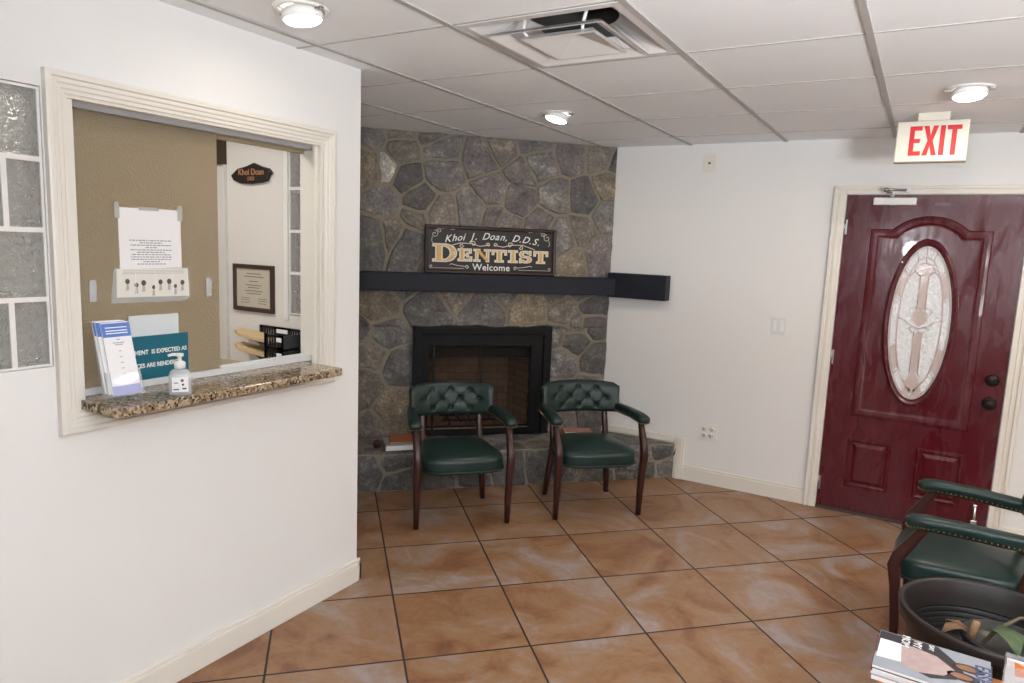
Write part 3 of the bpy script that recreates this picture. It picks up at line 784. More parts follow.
Lw = [(-1.68,1.16,'t'),(-1.37,1.14,'n'),(-.95,1.14,'g'),(-.59,1.15,'t'),(-.42,1.24,'g'),(-1.62,.98,'n'),(-1.80,1.03,'d'),(-1.53,.74,'d'),(-1.72,.82,'b'),(-1.78,.60,'b'),(-1.55,.44,'t'),(-1.71,.3,'b'),(-.39,.96,'g'),(-.36,1.13,'b'),
      (-.14,1.19,'d'),(-.14,1.04,'n'),(-.26,.93,'n'),(-.34,.76,'g'),(-.11,.78,'d'),(-.09,.36,'n'),(-.36,.32,'g'),(-.26,1.06,'g'),(-.36,.52,'g'),(-.13,.56,'g'),(-2.0,1.1,'g'),(-2.0,.8,'d'),(-2.0,.45,'b'),(-2.3,.9,'p'),(-2.3,.5,'g'),(-.8,1.31,'g'),(-1.15,1.30,'b'),(-1.5,1.31,'g'),(-.2,1.31,'n')]
fS = lambda a, b, d: (a, -d + .008, b)
m = MB()
OX0, OX1, OZ1 = -1.40, -.486, 1.0
XL = -2.40
m.box(XL, -.012, .008, .06, OZ1, CZ - .001, 1); m.box(XL, OX0, .008, .06, 0, OZ1, 1); m.box(OX1, -.012, .008, .06, 0, OZ1, 1)
stone_cells(m, U, [(XL, 1.33), (-.014, 1.33), (-.014, CZ - .002), (XL, CZ - .002)], fS)
stone_cells(m, [s for s in Lw], [(XL, 1.015), (-.014, 1.015), (-.014, 1.35), (XL, 1.35)], fS)
stone_cells(m, [s for s in Lw if s[0] < -1], [(XL, .25), (-1.42, .25), (-1.42, 1.02), (XL, 1.02)], fS)
stone_cells(m, [s for s in Lw if s[0] > -.6], [(-.465, .25), (-.014, .25), (-.014, 1.02), (-.465, 1.02)], fS)
m.build('chimney_breast', [STONE, MORTAR], FP)
# hearth
m = MB(); HD = .400; HT = .245
m.prism([(-2.86, -HD), (HD, -HD), (.02, .0), (-2.40, .0)], lambda a, b, d: (a, b, d), 0, HT, 1)
hs = []
x = -2.75
rh = random.Random(5)
while x < .38:
    w = rh.uniform(.2, .4)
    if rh.random() < .45: hs.append((x + w / 2, rh.uniform(.09, .15), rh.choice('gndgpn')))
    else:
        hs.append((x + w / 2 + rh.uniform(-.05, .05), rh.uniform(.035, .08), rh.choice('gndgd'))); hs.append((x + w / 2 + rh.uniform(-.05, .05), rh.uniform(.16, .22), rh.choice('gndgb')))
    x += w * .8
stone_cells(m, hs, [(-2.8, .002), (HD - .012, .002), (HD - .012, HT - .004), (-2.8, HT - .004)], lambda a, b, d: (a, -HD - d + .004, b), .008, (.006, .014))
hs = []
for i in range(11):
    for j in range(2):
        hs.append((-2.6 + i * .28 + rh.uniform(-.07, .07) + j * .12, -.09 - j * .2 + rh.uniform(-.04, .04), rh.choice('gndgbg')))
stone_cells(m, hs, [(-2.42, -.02), (-2.80, -HD + .005), (HD - .02, -HD + .005), (.0, -.02)][::-1], lambda a, b, d: (a, b, HT + d - .006), .009, (.006, .012))
m.build('hearth', [STONE, MORTAR], FP)
# mantel
m = MB(); m.box(-2.38, -.02, -.127, .02, 1.272, 1.392)
m.build('mantel_shelf', MANTEL, FP, bevel=.005)
m = MB()
poly = [w2f(-1.955, 4.762), w2f(-1.955, 4.668), w2f(-1.52, 4.662), w2f(-1.52, 4.760)]
m.prism([(p[0], p[1]) for p in poly], lambda a, b, d: (a, b, d), 1.258, 1.432)
m.build('mantel_return', MANTEL, FP, bevel=.005)
# firebox
fb = MB(); ox0, ox1, oz0, oz1 = -1.438, -.448, .252, 1.03
def wavy(o):
    top = [(ox1 - o - (ox1 - ox0 - 2 * o) * k / 24, oz1 - o + (.004 * math.sin(k * 1.1) + .005 * math.sin(k * .45 + 1)) * (1 if o < .01 else 0)) for k in range(25)]
    return [(ox0 + o, oz0), (ox1 - o, oz0)] + top
fF = lambda a, b, d: (a, -d, b)
pr = [(0, .0), (0, .036), (.012, .040), (.055, .038), (.060, .026)]
for (o0, d0), (o1, d1) in zip(pr, pr[1:]): fb.band(wavy(o0), wavy(o1), fF, d0, d1)
# inner black face frame
for (a0, a1, b0, b1) in ((ox0 + .058, -1.335, oz0, .97), (-.59, ox1 - .058, oz0, .97), (-1.335, -.59, .898, .97), (-1.335, -.59, oz0, .30)):
    fb.box(a0, a1, -.022, .03, b0, b1)
fb.box(ox1 - .15, ox1 - .135, -.032, -.02, oz0, .9); fb.box(ox0 + .135, ox0 + .15, -.032, -.02, oz0, .9)
fbx = fb.build('firebox_frame', BLACK, FP)
m = MB(); m.box(-1.335, -.59, -.026, -.02, .298, .306); m.build('brass_rail', P('dull_brass', (.2, .14, .08), .5, metal=.3), fbx)
for a0, a1 in ((-1.335, -.965), (-.960, -.59)):
    d_ = MB(); d_.box(a0, a0 + .008, -.016, -.006, .31, .896); d_.box(a1 - .008, a1, -.016, -.006, .31, .896); d_.box(a0, a1, -.016, -.006, .888, .896); d_.box(a0, a1, -.016, -.006, .31, .318)
    dd = d_.build('glass_door', BLACK, FP)
    g_ = MB(); g_.box(a0 + .008, a1 - .008, -.013, -.010, .318, .888); g_.build('glass_pane', FIREGLASS, dd)
m = MB()
ix0, ix1, iy, iz1 = -1.36, -.52, .46, 1.0
m.add([(ix0, .03, .26), (ix1, .03, .26), (ix1 - .12, iy, .26), (ix0 + .12, iy, .26), (ix0, .03, iz1), (ix1, .03, iz1), (ix1 - .12, iy, iz1), (ix0 + .12, iy, iz1)],
      [(0, 1, 2, 3), (3, 2, 6, 7), (0, 3, 7, 4), (1, 5, 6, 2), (4, 7, 6, 5)])
m.build('firebox_lining', FIREBRICK, FP, recalc=False)
m = MB(); m.box(-1.34, -.54, .05, .09, .80, .87); m.build('damper_bar', BLACK, FP)
m = MB()
for k in range(6): m.tube([(-1.15 + k * .08, .1, .32), (-1.15 + k * .08, .34, .32)], .008, 6)
m.tube([(-1.2, .14, .32), (-.7, .14, .32)], .009, 6); m.tube([(-1.2, .30, .32), (-.7, .30, .32)], .009, 6)
for x in (-1.15, -.75):
    m.tube([(x, .12, .26), (x, .12, .32)], .008, 6); m.tube([(x, .32, .26), (x, .32, .32)], .008, 6)
m.build('fire_grate', BLACK, FP)

# ------------------------------------------------------------------ dentist sign on the mantel
DS = thing('dentist_sign', 'black framed dentist name sign standing on the mantel', 'sign', (-2.577 - .0, 4.083 + .0, 1.393), R(45))
lean = Matrix.Translation((0, -.014, 0)) @ Matrix.Rotation(R(-3), 4, 'X')
HWd, HHt = .461, .322
m = MB(); m.box(-HWd + .012, HWd - .012, .004, .014, .01, HHt - .01, 0, lean); m.build('board', SIGNBLK, DS)
m = MB()
fL = lambda a, b, d: tuple(lean @ Vector((a, .014 - d, b)))
pr = [(0, 0), (0, .018), (.006, .024), (.018, .022), (.024, .012), (.025, .008)]
for (o0, d0), (o1, d1) in zip(pr, pr[1:]): m.band(rloop(-HWd + o0, HWd - o0, o0, HHt - o0), rloop(-HWd + o1, HWd - o1, o1, HHt - o1), fL, d0, d1)
m.build('frame', SIGNFR, DS)
ST = lambda x, z, rot=0: lean @ Matrix.Translation((x, .0035, z)) @ Matrix.Rotation(PI / 2, 4, 'X') @ Matrix.Rotation(rot, 4, 'Z')
# arched script line, letter by letter
txt = "Khoi J. Doan, D.D.S."
wid = {'K': .052, 'h': .037, 'o': .036, 'i': .02, ' ': .030, 'J': .038, '.': .018, 'D': .054, 'a': .036, 'n': .038, ',': .018, 'S': .042}
tot = sum(wid[c] for c in txt); xx = -tot / 2
for c in txt:
    w = wid[c]; xm = xx + w / 2; xx += w
    if c == ' ': continue
    u = xm / (tot / 2)
    text_mesh('script_letter', c, .066, LETTER, DS, ST(xm + .004, .257 - .030 * u * u, -.16 * u), .0006, shear=.42, offset=.0005)
# slab serif letters
def arc(cx, cy, rx, ry, a0, a1, tx, ty, n=14):
    A = [R(a0 + (a1 - a0) * k / n) for k in range(n + 1)]
    return [[(cx + rx * math.cos(a), cy + ry * math.sin(a)), (cx + (rx - tx) * math.cos(a), cy + (ry - ty) * math.sin(a)), (cx + (rx - tx) * math.cos(b), cy + (ry - ty) * math.sin(b)), (cx + rx * math.cos(b), cy + ry * math.sin(b))] for a, b in zip(A, A[1:])]
def rc(x0, x1, y0, y1): return [(x0, y0), (x1, y0), (x1, y1), (x0, y1)]
GL = {
 'D': (1.0, [rc(.12, .38, 0, 1), rc(0, .52, .88, 1), rc(0, .52, 0, .12)] + arc(.48, .5, .50, .5, -90, 90, .26, .12)),
 'E': (.82, [rc(.1, .34, 0, 1), rc(0, .76, .87, 1), rc(0, .80, 0, .13), rc(.3, .58, .44, .56), rc(.66, .76, .68, 1), rc(.70, .80, 0, .34), rc(.52, .6, .33, .67)]),
 'N': (.98, [rc(.1, .24, 0, 1), rc(.74, .88, 0, 1), [(.06, 1), (.74, 0), (.88, 0), (.88, .06), (.34, 1)], rc(0, .34, .89, 1), rc(0, .36, 0, .1), rc(.62, .98, .9, 1)]),
 'T': (.88, [rc(.30, .56, 0, 1), rc(0, .86, .87, 1), rc(0, .1, .62, 1), rc(.76, .86, .62, 1), rc(.18, .68, 0, .11)]),
 'I': (.54, [rc(.14, .40, 0, 1), rc(0, .54, .89, 1), rc(0, .54, 0, .11)]),
 'S': (.80, arc(.38, .72, .36, .28, 20, 270, .2, .12) + arc(.40, .28, .36, .28, 90, -160, .2, .12) + [rc(.64, .72, .66, 1), rc(.04, .12, 0, .36)]),
}
def put(word_items, e, d0, d1, m):
    for ch, x, z, sc in word_items:
        for iq, q in enumerate(GL[ch][1]):
            cx = sum(p[0] for p in q) / len(q); cy = sum(p[1] for p in q) / len(q)
            ex = e if e > 0 else -min(-e, min(abs(p[0] - cx) for p in q) * sc[0] * .6); ey = e if e > 0 else -min(-e, min(abs(p[1] - cy) for p in q) * sc[1] * .6)
            qq = [(x + sc[0] * p[0] + (ex if p[0] > cx else -ex), z + sc[1] * p[1] + (ey if p[1] > cy else -ey)) for p in q] if e < 0 else [(x + sc[0] * p[0] + (ex if p[0] > cx else -ex), z + sc[1] * p[1] + (ey if p[1] > cy else -ey)) for p in q]
            m.prism(qq, lambda a, b, d: tuple(lean @ Vector((a, .004 - d, b))), d0, d1 + iq * .00002)
items = []; xx = -.405
for k, ch in enumerate('DENTIST'):
    sc = (.165, .116) if k == 0 else (.118, .080)
    items.append((ch, xx, .088 if k else .080, sc)); xx += GL[ch][0] * sc[0] + (.012 if k else .008)
m = MB(); put(items, .0045, .0, .0012, m); m.build('letter_outline', CREAM, DS)
m = MB(); put(items, -.0050, .0008, .0026, m); m.build('gold_lettering', GOLD, DS)
text_mesh('lettering', 'Welcome', .064, LETTER, DS, ST(.0, .046), .0006, offset=.0008, spacing=1.05)
def spiral(cx, cz, r0, r1, a0, a1, n=18, sx=1): return [(cx + sx * (r0 + (r1 - r0) * k / n) * math.cos(R(a0 + (a1 - a0) * k / n)), cz + (r0 + (r1 - r0) * k / n) * math.sin(R(a0 + (a1 - a0) * k / n))) for k in range(n + 1)]
def flour(pts, r=.0022): m.tube([tuple(lean @ Vector((a, .003, b))) for a, b in pts], r, 6)
for s in (-1, 1):
    m = MB(); flour(spiral(s * .395, .262, .026, .005, 90, 520, 20, s)); flour(spiral(s * .365, .283, .016, .004, 0, 420, 16, s)); flour([(s * .41, .245), (s * .415, .215), (s * .405, .205)]); flour([(s * .36, .298), (s * .30, .300), (s * .26, .296)])
    m.build('corner_scroll', CREAM, DS)
    m = MB(); flour([(s * .42, .036), (s * .30, .036), (s * .19, .036)], .0016); flour(spiral(s * .415, .046, .012, .003, -90, 250, 12, s)); flour(spiral(s * .17, .046, .012, .006, 0, 360, 10, s), .003); flour([(s * .18, .05), (s * .24, .056), (s * .28, .066), (s * .29, .058)])
    m.build('lower_scroll', CREAM, DS)
    m = MB(); flour([(s * .02, .200), (s * .08, .190), (s * .14, .206), (s * .22, .208), (s * .29, .186), (s * .31, .178)], .003)
    flour(spiral(s * .13, .205, .020, .004, 0, 420, 16, s), .003); flour(spiral(s * .21, .192, .016, .004, 180, 600, 16, s), .003); flour(spiral(s * .025, .202, .014, .004, 0, 400, 14, s), .003)
    m.build('centre_scroll', CREAM, DS)

# ------------------------------------------------------------------ small wall fittings
def wall_plate(name, label, cat, x0, x1, z0, z1, body=IVORY, parts=()):
    t = thing(name, label, cat, ((x0 + x1) / 2, WY - .0005, (z0 + z1) / 2)); hx_, hz_ = (x1 - x0) / 2, (z1 - z0) / 2
    m = MB(); m.box(-hx_, hx_, -.006, 0, -hz_, hz_); m.build('cover_plate', body, t, bevel=.002)
    return t
t = wall_plate('light_switch', 'ivory double light switch plate beside the red door', 'switch', -.828, -.738, 1.09, 1.205, P('switch_white', (.70, .72, .74), .4))
for s in (-1, 1):
    m = MB(); m.box(s * .022 - .011, s * .022 + .011, -.009, -.006, -.034, .034); r_ = m.build('rocker', WHITE, t, bevel=.002)
t = wall_plate('wall_outlet', 'white double wall outlet low on the wall beside the hearth', 'outlet', -1.24, -1.118, .315, .428, WHITE)
for s in (-1, 1):
    for k in (-1, 1):
        m = MB(); m.lathe([(.018, 0), (.018, .003), (.001, .0032)], 16, T=Matrix.Translation((s * .026, -.006, k * .023)) @ Matrix.Rotation(PI / 2, 4, 'X'))
        sk = m.build('socket', IVORY, t)
        m = MB(); m.box(s * .026 - .008, s * .026 - .005, -.0105, -.0085, k * .023 - .005, k * .023 + .005); m.box(s * .026 + .005, s * .026 + .008, -.0105, -.0085, k * .023 - .005, k * .023 + .005); m.build('slot', INK, sk)
t = wall_plate('high_wall_plate', 'small ivory plate high on the wall near the ceiling', 'wall plate', -1.352, -1.268, 2.136, 2.248)  # blank wall plate with a small dark centre
m = MB(); m.lathe([(.008, 0), (.008, .004), (.001, .005)], 12, T=Matrix.Translation((.0, -.006, .0)) @ Matrix.Rotation(PI / 2, 4, 'X')); m.build('plate_dot', P('dot_dark', (.12, .1, .09), .5), t)

# exit sign
ES = thing('exit_sign', 'white exit sign with red letters hanging from the ceiling', 'sign', (-.040, 4.045, 2.18))
m = MB(); m.box(-.152, .152, -.022, .022, -.097, .097); m.build('case', EXITW, ES, bevel=.006)
m = MB(); m.box(-.068, .068, -.018, .018, .097, .1375); m.build('ceiling_bracket', EXITW, ES, bevel=.004)
m = MB()
zt, zb, st = .072, -.068, .021
def er(p): m.prism(p, lambda a, b, d: (a, -d, b), .0222, .0236)
er([(-.094, zb), (-.042, zb), (-.042, zb + st), (-.073, zb + st), (-.073, -.008), (-.048, -.008), (-.048, .012), (-.073, .012), (-.073, zt - st), (-.042, zt - st), (-.042, zt), (-.094, zt)])
er([(-.036, zb), (-.014, zb), (-.005, -.022), (.004, zb), (.026, zb), (.006, .002), (.026, zt), (.004, zt), (-.005, .026), (-.014, zt), (-.036, zt), (-.016, .002)])
er([(.034, zb), (.055, zb), (.055, zt), (.034, zt)])
er([(.082, zb), (.103, zb), (.103, zt - st), (.122, zt - st), (.122, zt), (.062, zt), (.062, zt - st), (.082, zt - st)])
m.build('lettering', EXITR, ES)
m = MB(); m.box(-.152, .152, -.020, .024, -.1005, -.097); m.build('shade_strip', P('exit_shadow_edge', (.25, .2, .16), .5), ES)  # dark strip, shade under the case put in as colour

# downlights
def downlight(x, y, label, tiltx, tilty):
    t = thing('recessed_downlight', label, 'ceiling light', (x, y, CZ - .0005), 0, 'recessed ceiling lamps')
    m = MB(); m.lathe([(.090, -.001), (.088, -.007), (.074, -.009), (.070, -.004), (.070, -.001)], 32, cap=False); m.build('trim_ring', LAMPWH, t)
    T = Matrix.Rotation(tiltx, 4, 'X') @ Matrix.Rotation(tilty, 4, 'Y')
    m = MB(); m.lathe([(.050, .0), (.064, -.012), (.066, -.030), (.060, -.036)], 32, T=T, cap=False); m.build('lamp_housing', LAMPWH, t)
    m = MB(); m.lathe([(.060, -.036), (.052, -.043), (.03, -.046), (.001, -.047)], 32, T=T); m.build('lamp_lens', LEDLENS, t)
    for s in (-1, 1):
        m = MB(); m.box(s * .078 - .012, s * .078 + .012, -.008, .008, -.013, -.004); m.build('spring_clip', GREYMETAL, t)
    return t
LAMPS = [(-1.79, 1.655), (-1.80, 3.475), (.080, 3.52)]
downlight(*LAMPS[0], 'recessed ceiling downlight above the reception window', R(4), R(-6))
downlight(*LAMPS[1], 'recessed ceiling downlight nearest the stone fireplace', R(-10), R(10))
downlight(*LAMPS[2], 'recessed ceiling downlight beside the exit sign', R(-8), R(-4))

# ceiling diffuser
CV = thing('ceiling_vent', 'square white ceiling air diffuser with dark round duct', 'vent', ((VX0 + VX1) / 2, (VY0 + VY1) / 2, CZ))
hw = cs / 2 - .012
def sq(h, cx=0, cy=0): return [(cx - h, cy - h), (cx + h, cy - h), (cx + h, cy + h), (cx - h, cy + h)]
fC = lambda a, b, d: (a, b, d)
def circ(r, n, cx=0, cy=0): return [(cx + r * math.cos(2 * PI * i / n - 3 * PI / 4), cy + r * math.sin(2 * PI * i / n - 3 * PI / 4)) for i in range(n)]
def sqn(h, n):      # square loop with n points matched by angle to circ
    out = []
    for i in range(n):
        th = 2 * PI * i / n - 3 * PI / 4; c, s = math.cos(th), math.sin(th); k = h / max(abs(c), abs(s)); out.append((k * c, k * s))
    return out
n_ = 48
m = MB(); m.band(sqn(hw, n_), sqn(hw - .03, n_), fC, -.004, -.004); m.band(sqn(hw, n_), sqn(hw, n_), fC, -.004, .004); m.band(sqn(hw - .03, n_), circ(.165, n_), fC, -.004, .085)
m.band(circ(.165, n_), circ(.158, n_), fC, .085, .078)
m.build('diffuser_frame', DIFF, CV)
m = MB(); m.band(circ(.158, n_), circ(.158, n_), fC, .078, .24); m.add([(*p, .24) for p in circ(.158, n_)], [tuple(range(n_))]); m.build('duct_neck', NECK, CV)
m = MB()
h1, h2 = .216, .168
RY = -.02
m.band(sq(h1, 0, RY), sq(h1 - .012, 0, RY), fC, -.030, -.030); m.band(sq(h1, 0, RY), sq(h2, 0, RY), fC, -.028, -.008); m.band(sq(h1 - .012, 0, RY), sq(h2 - .004, 0, RY), fC, -.030, -.010)
m.band(sq(h2, 0, RY), sq(h2 - .004, 0, RY), fC, -.008, -.010)
m.build('cone_ring', DIFF, CV)
m = MB(); h3 = .140; PX, PY2 = .02, -.017
m.band(sq(h3, PX, PY2), sq(h3 - .012, PX, PY2), fC, -.030, -.032)
m.add([(*p, -.032) for p in sq(h3 - .012, PX, PY2)] + [(PX, PY2, .012)], [(0, 1, 4), (1, 2, 4), (2, 3, 4), (3, 0, 4)])
m.band(sq(h3, PX, PY2), sq(h3 - .02, PX, PY2), fC, -.029, -.014)
m.build('centre_pan', DIFF, CV)
for x in (-.10, .10):
    m = MB(); m.tube([(x, -.13, -.02), (x * 1.1, -.15, -.004), (x * 1.15, -.13, .06), (x * 1.2, -.10, .09)], .006, 6); m.build('hanger_clip', WHITE, CV)
m = MB(); m.box(-.09, .13, -.06, .09, .020, .036); m.build('damper', DUCTBLUE, CV)

# ------------------------------------------------------------------ armchairs
def make_chair(name, label):
    t = thing(name, label, 'armchair', (0, 0, 0), 0, 'green leather armchairs')
    # seat
    m = MB(); n = 40; rings = []
    def outline(s):
        pts = []
        for k in range(n):
            th = 2 * PI * k / n; c, q = math.cos(th), math.sin(th)
            c = math.copysign(abs(c) ** .38, c); q = math.copysign(abs(q) ** .38, q)
            y = -.01 + .225 * q; hx_ = .254 - .062 * (y + .235) / .45
            if q < 0: y -= .028 * (1 - c * c) * -q
            pts.append((c * hx_ * s, -.01 + (y + .01) * s))
        return pts
    for s, z in ((.97, .316), (.995, .320), (1.0, .345), (1.0, .380), (.99, .394), (.965, .402), (.88, .412), (.7, .424), (.45, .434), (.2, .439), (.03, .440)):
        rings.append([(x, y, z) for x, y in outline(s)])
    m.ring_loft(rings); seat = m.build('seat', LEATHER, t)
    m = MB(); o1 = outline(1.012)
    m.tube([(x, y, .330) for x, y in o1], .006, 6, closed=True); m.build('welt', LEATHER, seat)
    # under-frame
    m = MB(); m.box(-.17, .17, -.17, .16, .303, .322); m.build('seat_frame', WOOD, t, bevel=.004)
    # legs
    for s in (-1, 1):
        m = MB(); x = s * .264
        m.tube([(x, -.21, 0), (x, -.215, .15), (x * 1.005, -.228, .30), (x * 1.01, -.240, .385), (x * 1.01, -.228, .43), (x * 1.02, -.186, .50), (x * 1.03, -.154, .555), (x * 1.03, -.142, .588)],
               [(.015, .015), (.018, .017), (.021, .020), (.022, .024), (.021, .024), (.018, .021), (.016, .018), (.013, .013)], 12, sq=4, up=(0, 1, 0))
        m.build('front_leg', WOOD, t)
        m = MB(); x = s * .213
        m.tube([(x, .205, 0), (x * .95, .19, .12), (x * .88, .178, .26), (x * .84, .182, .36), (x * .84, .205, .46), (x * .84, .232, .56), (x * .84, .25, .62)], [(.015, .017), (.017, .019), (.018, .021), (.018, .021), (.017, .020), (.016, .018), (.014, .016)], 12, sq=4, up=(0, 1, 0))
        m.build('rear_leg', WOOD, t)
        m = MB(); m.tube([(s * .205, -.17, .345), (s * .165, .15, .345)], (.010, .022), 8, sq=5); m.build('side_rail', WOOD, t)
    # back: padded, curved, tufted
    m = MB(); nu, nv = 72, 36
    btn = [(-.115, .155), (0, .155), (.115, .155), (-.172, .098), (-.057, .098), (.057, .098), (.172, .098), (-.115, .042), (0, .042), (.115, .042)]
    def back_pt(u, v, off):     # u -1..1, v 0..1 ; off forward thickness
        x = u * (.262 + .012 * max(0, (v - .6)))
        lo = .540 + .010 * abs(u) ** 3; hi = .732 + .012 * (1 - u * u) - .018 * max(0, abs(u) - .86) / .14
        z = lo + (hi - lo) * v
        y = .272 - .085 * u * u + (v - .5) * .035
        return x, y - off, z
    def thick(u, v):
        e = (1 - abs(u) ** 14) ** .5 * (1 - abs(2 * v - 1) ** 5) ** .5
        d = .034 * e
        px, pz = u * .262, v * .195
        for bx, bz_ in btn:
            r2 = (px - bx) ** 2 + (pz - bz_) ** 2
            d -= .013 * math.exp(-r2 / (2 * .011 ** 2))
        # diagonal creases between neighbouring buttons
        for i, (ax, az) in enumerate(btn):
            for bx, bz_ in btn[i + 1:]:
                L = math.hypot(bx - ax, bz_ - az)
                if .05 < L < .09 and abs(bz_ - az) > .02:
                    tt = max(0, min(1, ((px - ax) * (bx - ax) + (pz - az) * (bz_ - az)) / L ** 2))
                    dd = math.hypot(px - ax - tt * (bx - ax), pz - az - tt * (bz_ - az))
                    d -= .0035 * math.exp(-dd * dd / (2 * .006 ** 2))
        return max(d, 0)
    vs = []; fs = []
    for j in range(nv + 1):
        for i in range(nu + 1):
            u, v = -1 + 2 * i / nu, j / nv; vs.append(back_pt(u, v, thick(u, v)))
    b0 = len(vs)
    for j in range(nv + 1):
        for i in range(nu + 1):
            u, v = -1 + 2 * i / nu, j / nv
            e = (1 - abs(u) ** 14) ** .5 * (1 - abs(2 * v - 1) ** 5) ** .5
            vs.append(back_pt(u, v, -.022 * e))
    W_ = nu + 1
    for j in range(nv):
        for i in range(nu):
            a = j * W_ + i; fs.append((a, a + 1, a + W_ + 1, a + W_)); fs.append((b0 + a, b0 + a + W_, b0 + a + W_ + 1, b0 + a + 1))
    m.add(vs, fs, 0, True); bk = m.build('backrest', LEATHER, t, recalc=False)
    for bx, bz_ in btn:
        u, v = bx / .262, bz_ / .195; p = back_pt(u, v, thick(u, v) + .003)
        mm = MB(); mm.sphere(p, (.0095, .006, .0095), 10, 6); mm.build('button', LEATHER, bk)
    # arms
    for s in (-1, 1):
        m = MB()
        path = [(s * .248, .205, .580), (s * .254, .15, .583), (s * .262, .08, .587), (s * .269, .0, .591), (s * .273, -.08, .592), (s * .275, -.15, .590), (s * .275, -.195, .585), (s * .275, -.212, .580)]
        m.tube(path, [(.025, .029), (.027, .029), (.030, .028), (.032, .027), (.034, .027), (.037, .028), (.036, .027), (.024, .018)], 20, sq=2.6)
        arm = m.build('arm', LEATHER, t)
        m = MB()
        for sd in (-1, 1):
            for k in range(26):
                f = k / 25 * (len(path) - 2); i = int(f); fr = f - i
                i = min(i, len(path) - 2)
                p = [path[i][q] + (path[i + 1][q] - path[i][q]) * fr for q in range(3)]
                m.sphere((p[0] + sd * (.027 + .006 * min(1, k / 14)), p[1], p[2] - .016), .0033, 6, 4)
        for k in range(7): m.sphere((s * .275 + (k - 3) * .0095, -.216 + .003 * abs(k - 3), .569), .0033, 6, 4)
        m.build('nail_trim', BRASS, arm)
        m = MB(); m.tube([(s * .250, .18, .560), (s * .261, .09, .562), (s * .268, -.02, .567), (s * .273, -.18, .563)], (.018, .008), 8, sq=4); m.build('arm_rail', WOOD, arm)
    return t
chA = make_chair('armchair', 'green tufted leather armchair standing in front of the fireplace doors')
def put_chair(o, mid, th):
    o.location = (mid[0] - .2 * math.sin(th), mid[1] + .2 * math.cos(th), 0); o.rotation_euler = (0, 0, th)
chB = copy_tree(chA); chB['label'] = 'green tufted leather armchair nearer the white wall, right of the fireplace doors'
chC = copy_tree(chA); chC['label'] = 'green leather armchair in side view behind the brown planter'
put_chair(chA, (-2.135, 3.165), R(45.8)); put_chair(chB, (-1.555, 3.754), R(43.8)); put_chair(chC, (.072, 3.362), R(-94))
m = MB(); m.box(.12, .15, .168, .170, .268, .30); m.build('care_tag', PAPER, chA)

# ------------------------------------------------------------------ reading matter on the hearth
fp_m = Matrix.Translation((-1.96, 4.762, 0)) @ Matrix.Rotation(R(45), 4, 'Z')
def hearth_item(name, label, cat, lx, ly, z, sx, sy, sz, rz, cover, group, edge=PAPER):
    w = fp_m @ Vector((lx, ly, z))
    t = thing(name, label, cat, w, R(45) + rz, group)
    m = MB(); m.box(-sx, sx, -sy, sy, .0, sz * .9); m.build('pages', edge, t)
    m = MB(); m.box(-sx - .002, sx + .002, -sy - .002, sy + .002, sz * .9, sz); m.box(-sx - .002, -sx, -sy, sy, 0, sz); m.build('cover', cover, t)
    return t
HZ = HT + .016
WOODBOOK = P('orange_cover', (.32, .10, .04), .5, noise=.4, nscale=30)
hearth_item('book', 'thick white-edged book at bottom of the hearth pile by the left chair', 'book', -1.515, -.27, HZ, .13, .10, .036, R(4), P('grey_cover', (.3, .3, .32), .5), 'books on the hearth')
hearth_item('book', 'orange-covered book on top of the hearth pile by the left chair', 'book', -1.485, -.26, HZ + .0365, .12, .09, .014, R(-3), WOODBOOK, 'books on the hearth', P('brown_pages', (.3, .2, .15), .7))
m = MB(); m.lathe([(.004, 0), (.02, .008), (.026, .03), (.022, .05), (.006, .058)], 14)
o = m.build('pine_cone', P('dark_red_brown', (.05, .015, .012), .7, bump=1, bscale=90, bdist=.01)); o.location = fp_m @ Vector((-1.69, -.31, HZ)); tag(o, 'dark red-brown pine cone at the left end of the hearth pile', 'pine cone')
hearth_item('magazine', 'orange magazine lying on the hearth behind the right chair', 'magazine', -.27, -.13, HZ, .12, .07, .018, R(6), WOODBOOK, 'magazines behind the right chair')
hearth_item('magazine', 'pinkish magazine at the top of the pile behind the right chair', 'magazine', -.25, -.12, HZ + .0185, .10, .06, .012, R(-8), P('pink_cover', (.42, .2, .17), .5, noise=.4, nscale=40), 'magazines behind the right chair')

# ------------------------------------------------------------------ planter
PT = thing('planter', 'large brown plastic planter in front of the side-view armchair', 'planter', (.302, 2.612, 0))
PZ = .482
m = MB(); m.lathe([(.185, 0), (.195, .01), (.243, PZ - .06), (.246, PZ - .055), (.262, PZ - .05), (.268, PZ - .006), (.264, PZ), (.254, PZ), (.250, PZ - .008), (.236, PZ - .06), (.190, .06), (.001, .06)], 64)
m.build('pot_wall', POT, PT)
m = MB()
for k in range(5): m.lathe([(.228 - k * .004, PZ - .085 - k * .018), (.232 - k * .004, PZ - .090 - k * .018), (.228 - k * .004, PZ - .095 - k * .018)], 48, cap=False)
m.build('ribbing', BLACKP, PT)
m = MB(); m.lathe([(.001, .30), (.10, .305), (.2155, .30)], 40, cap=False); m.build('soil', SOIL, PT)
IP = thing('nursery_pot', 'black nursery pot sunk inside the brown planter', 'pot', (.335, 2.545, .302))
m = MB(); m.lathe([(.09, 0), (.115, .13), (.122, .132), (.122, .145), (.112, .145), (.108, .12), (.001, .115)], 40); m.build('pot_wall', BLACKP, IP)
PL = thing('potted_plant', 'cut cane plant with a green and a dry leaf in the planter', 'plant', (.248, 2.528, .424))
m = MB(); m.tube([(-.005, 0, 0), (0, .0, .03), (.006, .002, .062)], [.0115, .011, .0105], 12); m.build('cane', CANE, PL)
m = MB(); m.tube([(.03, .0, 0), (.06, .01, .05), (.115, .03, .095), (.14, .035, .10)], [.006, .006, .005, .004], 8); m.build('shoot', P('shoot_green', (.12, .10, .05), .6), PL)
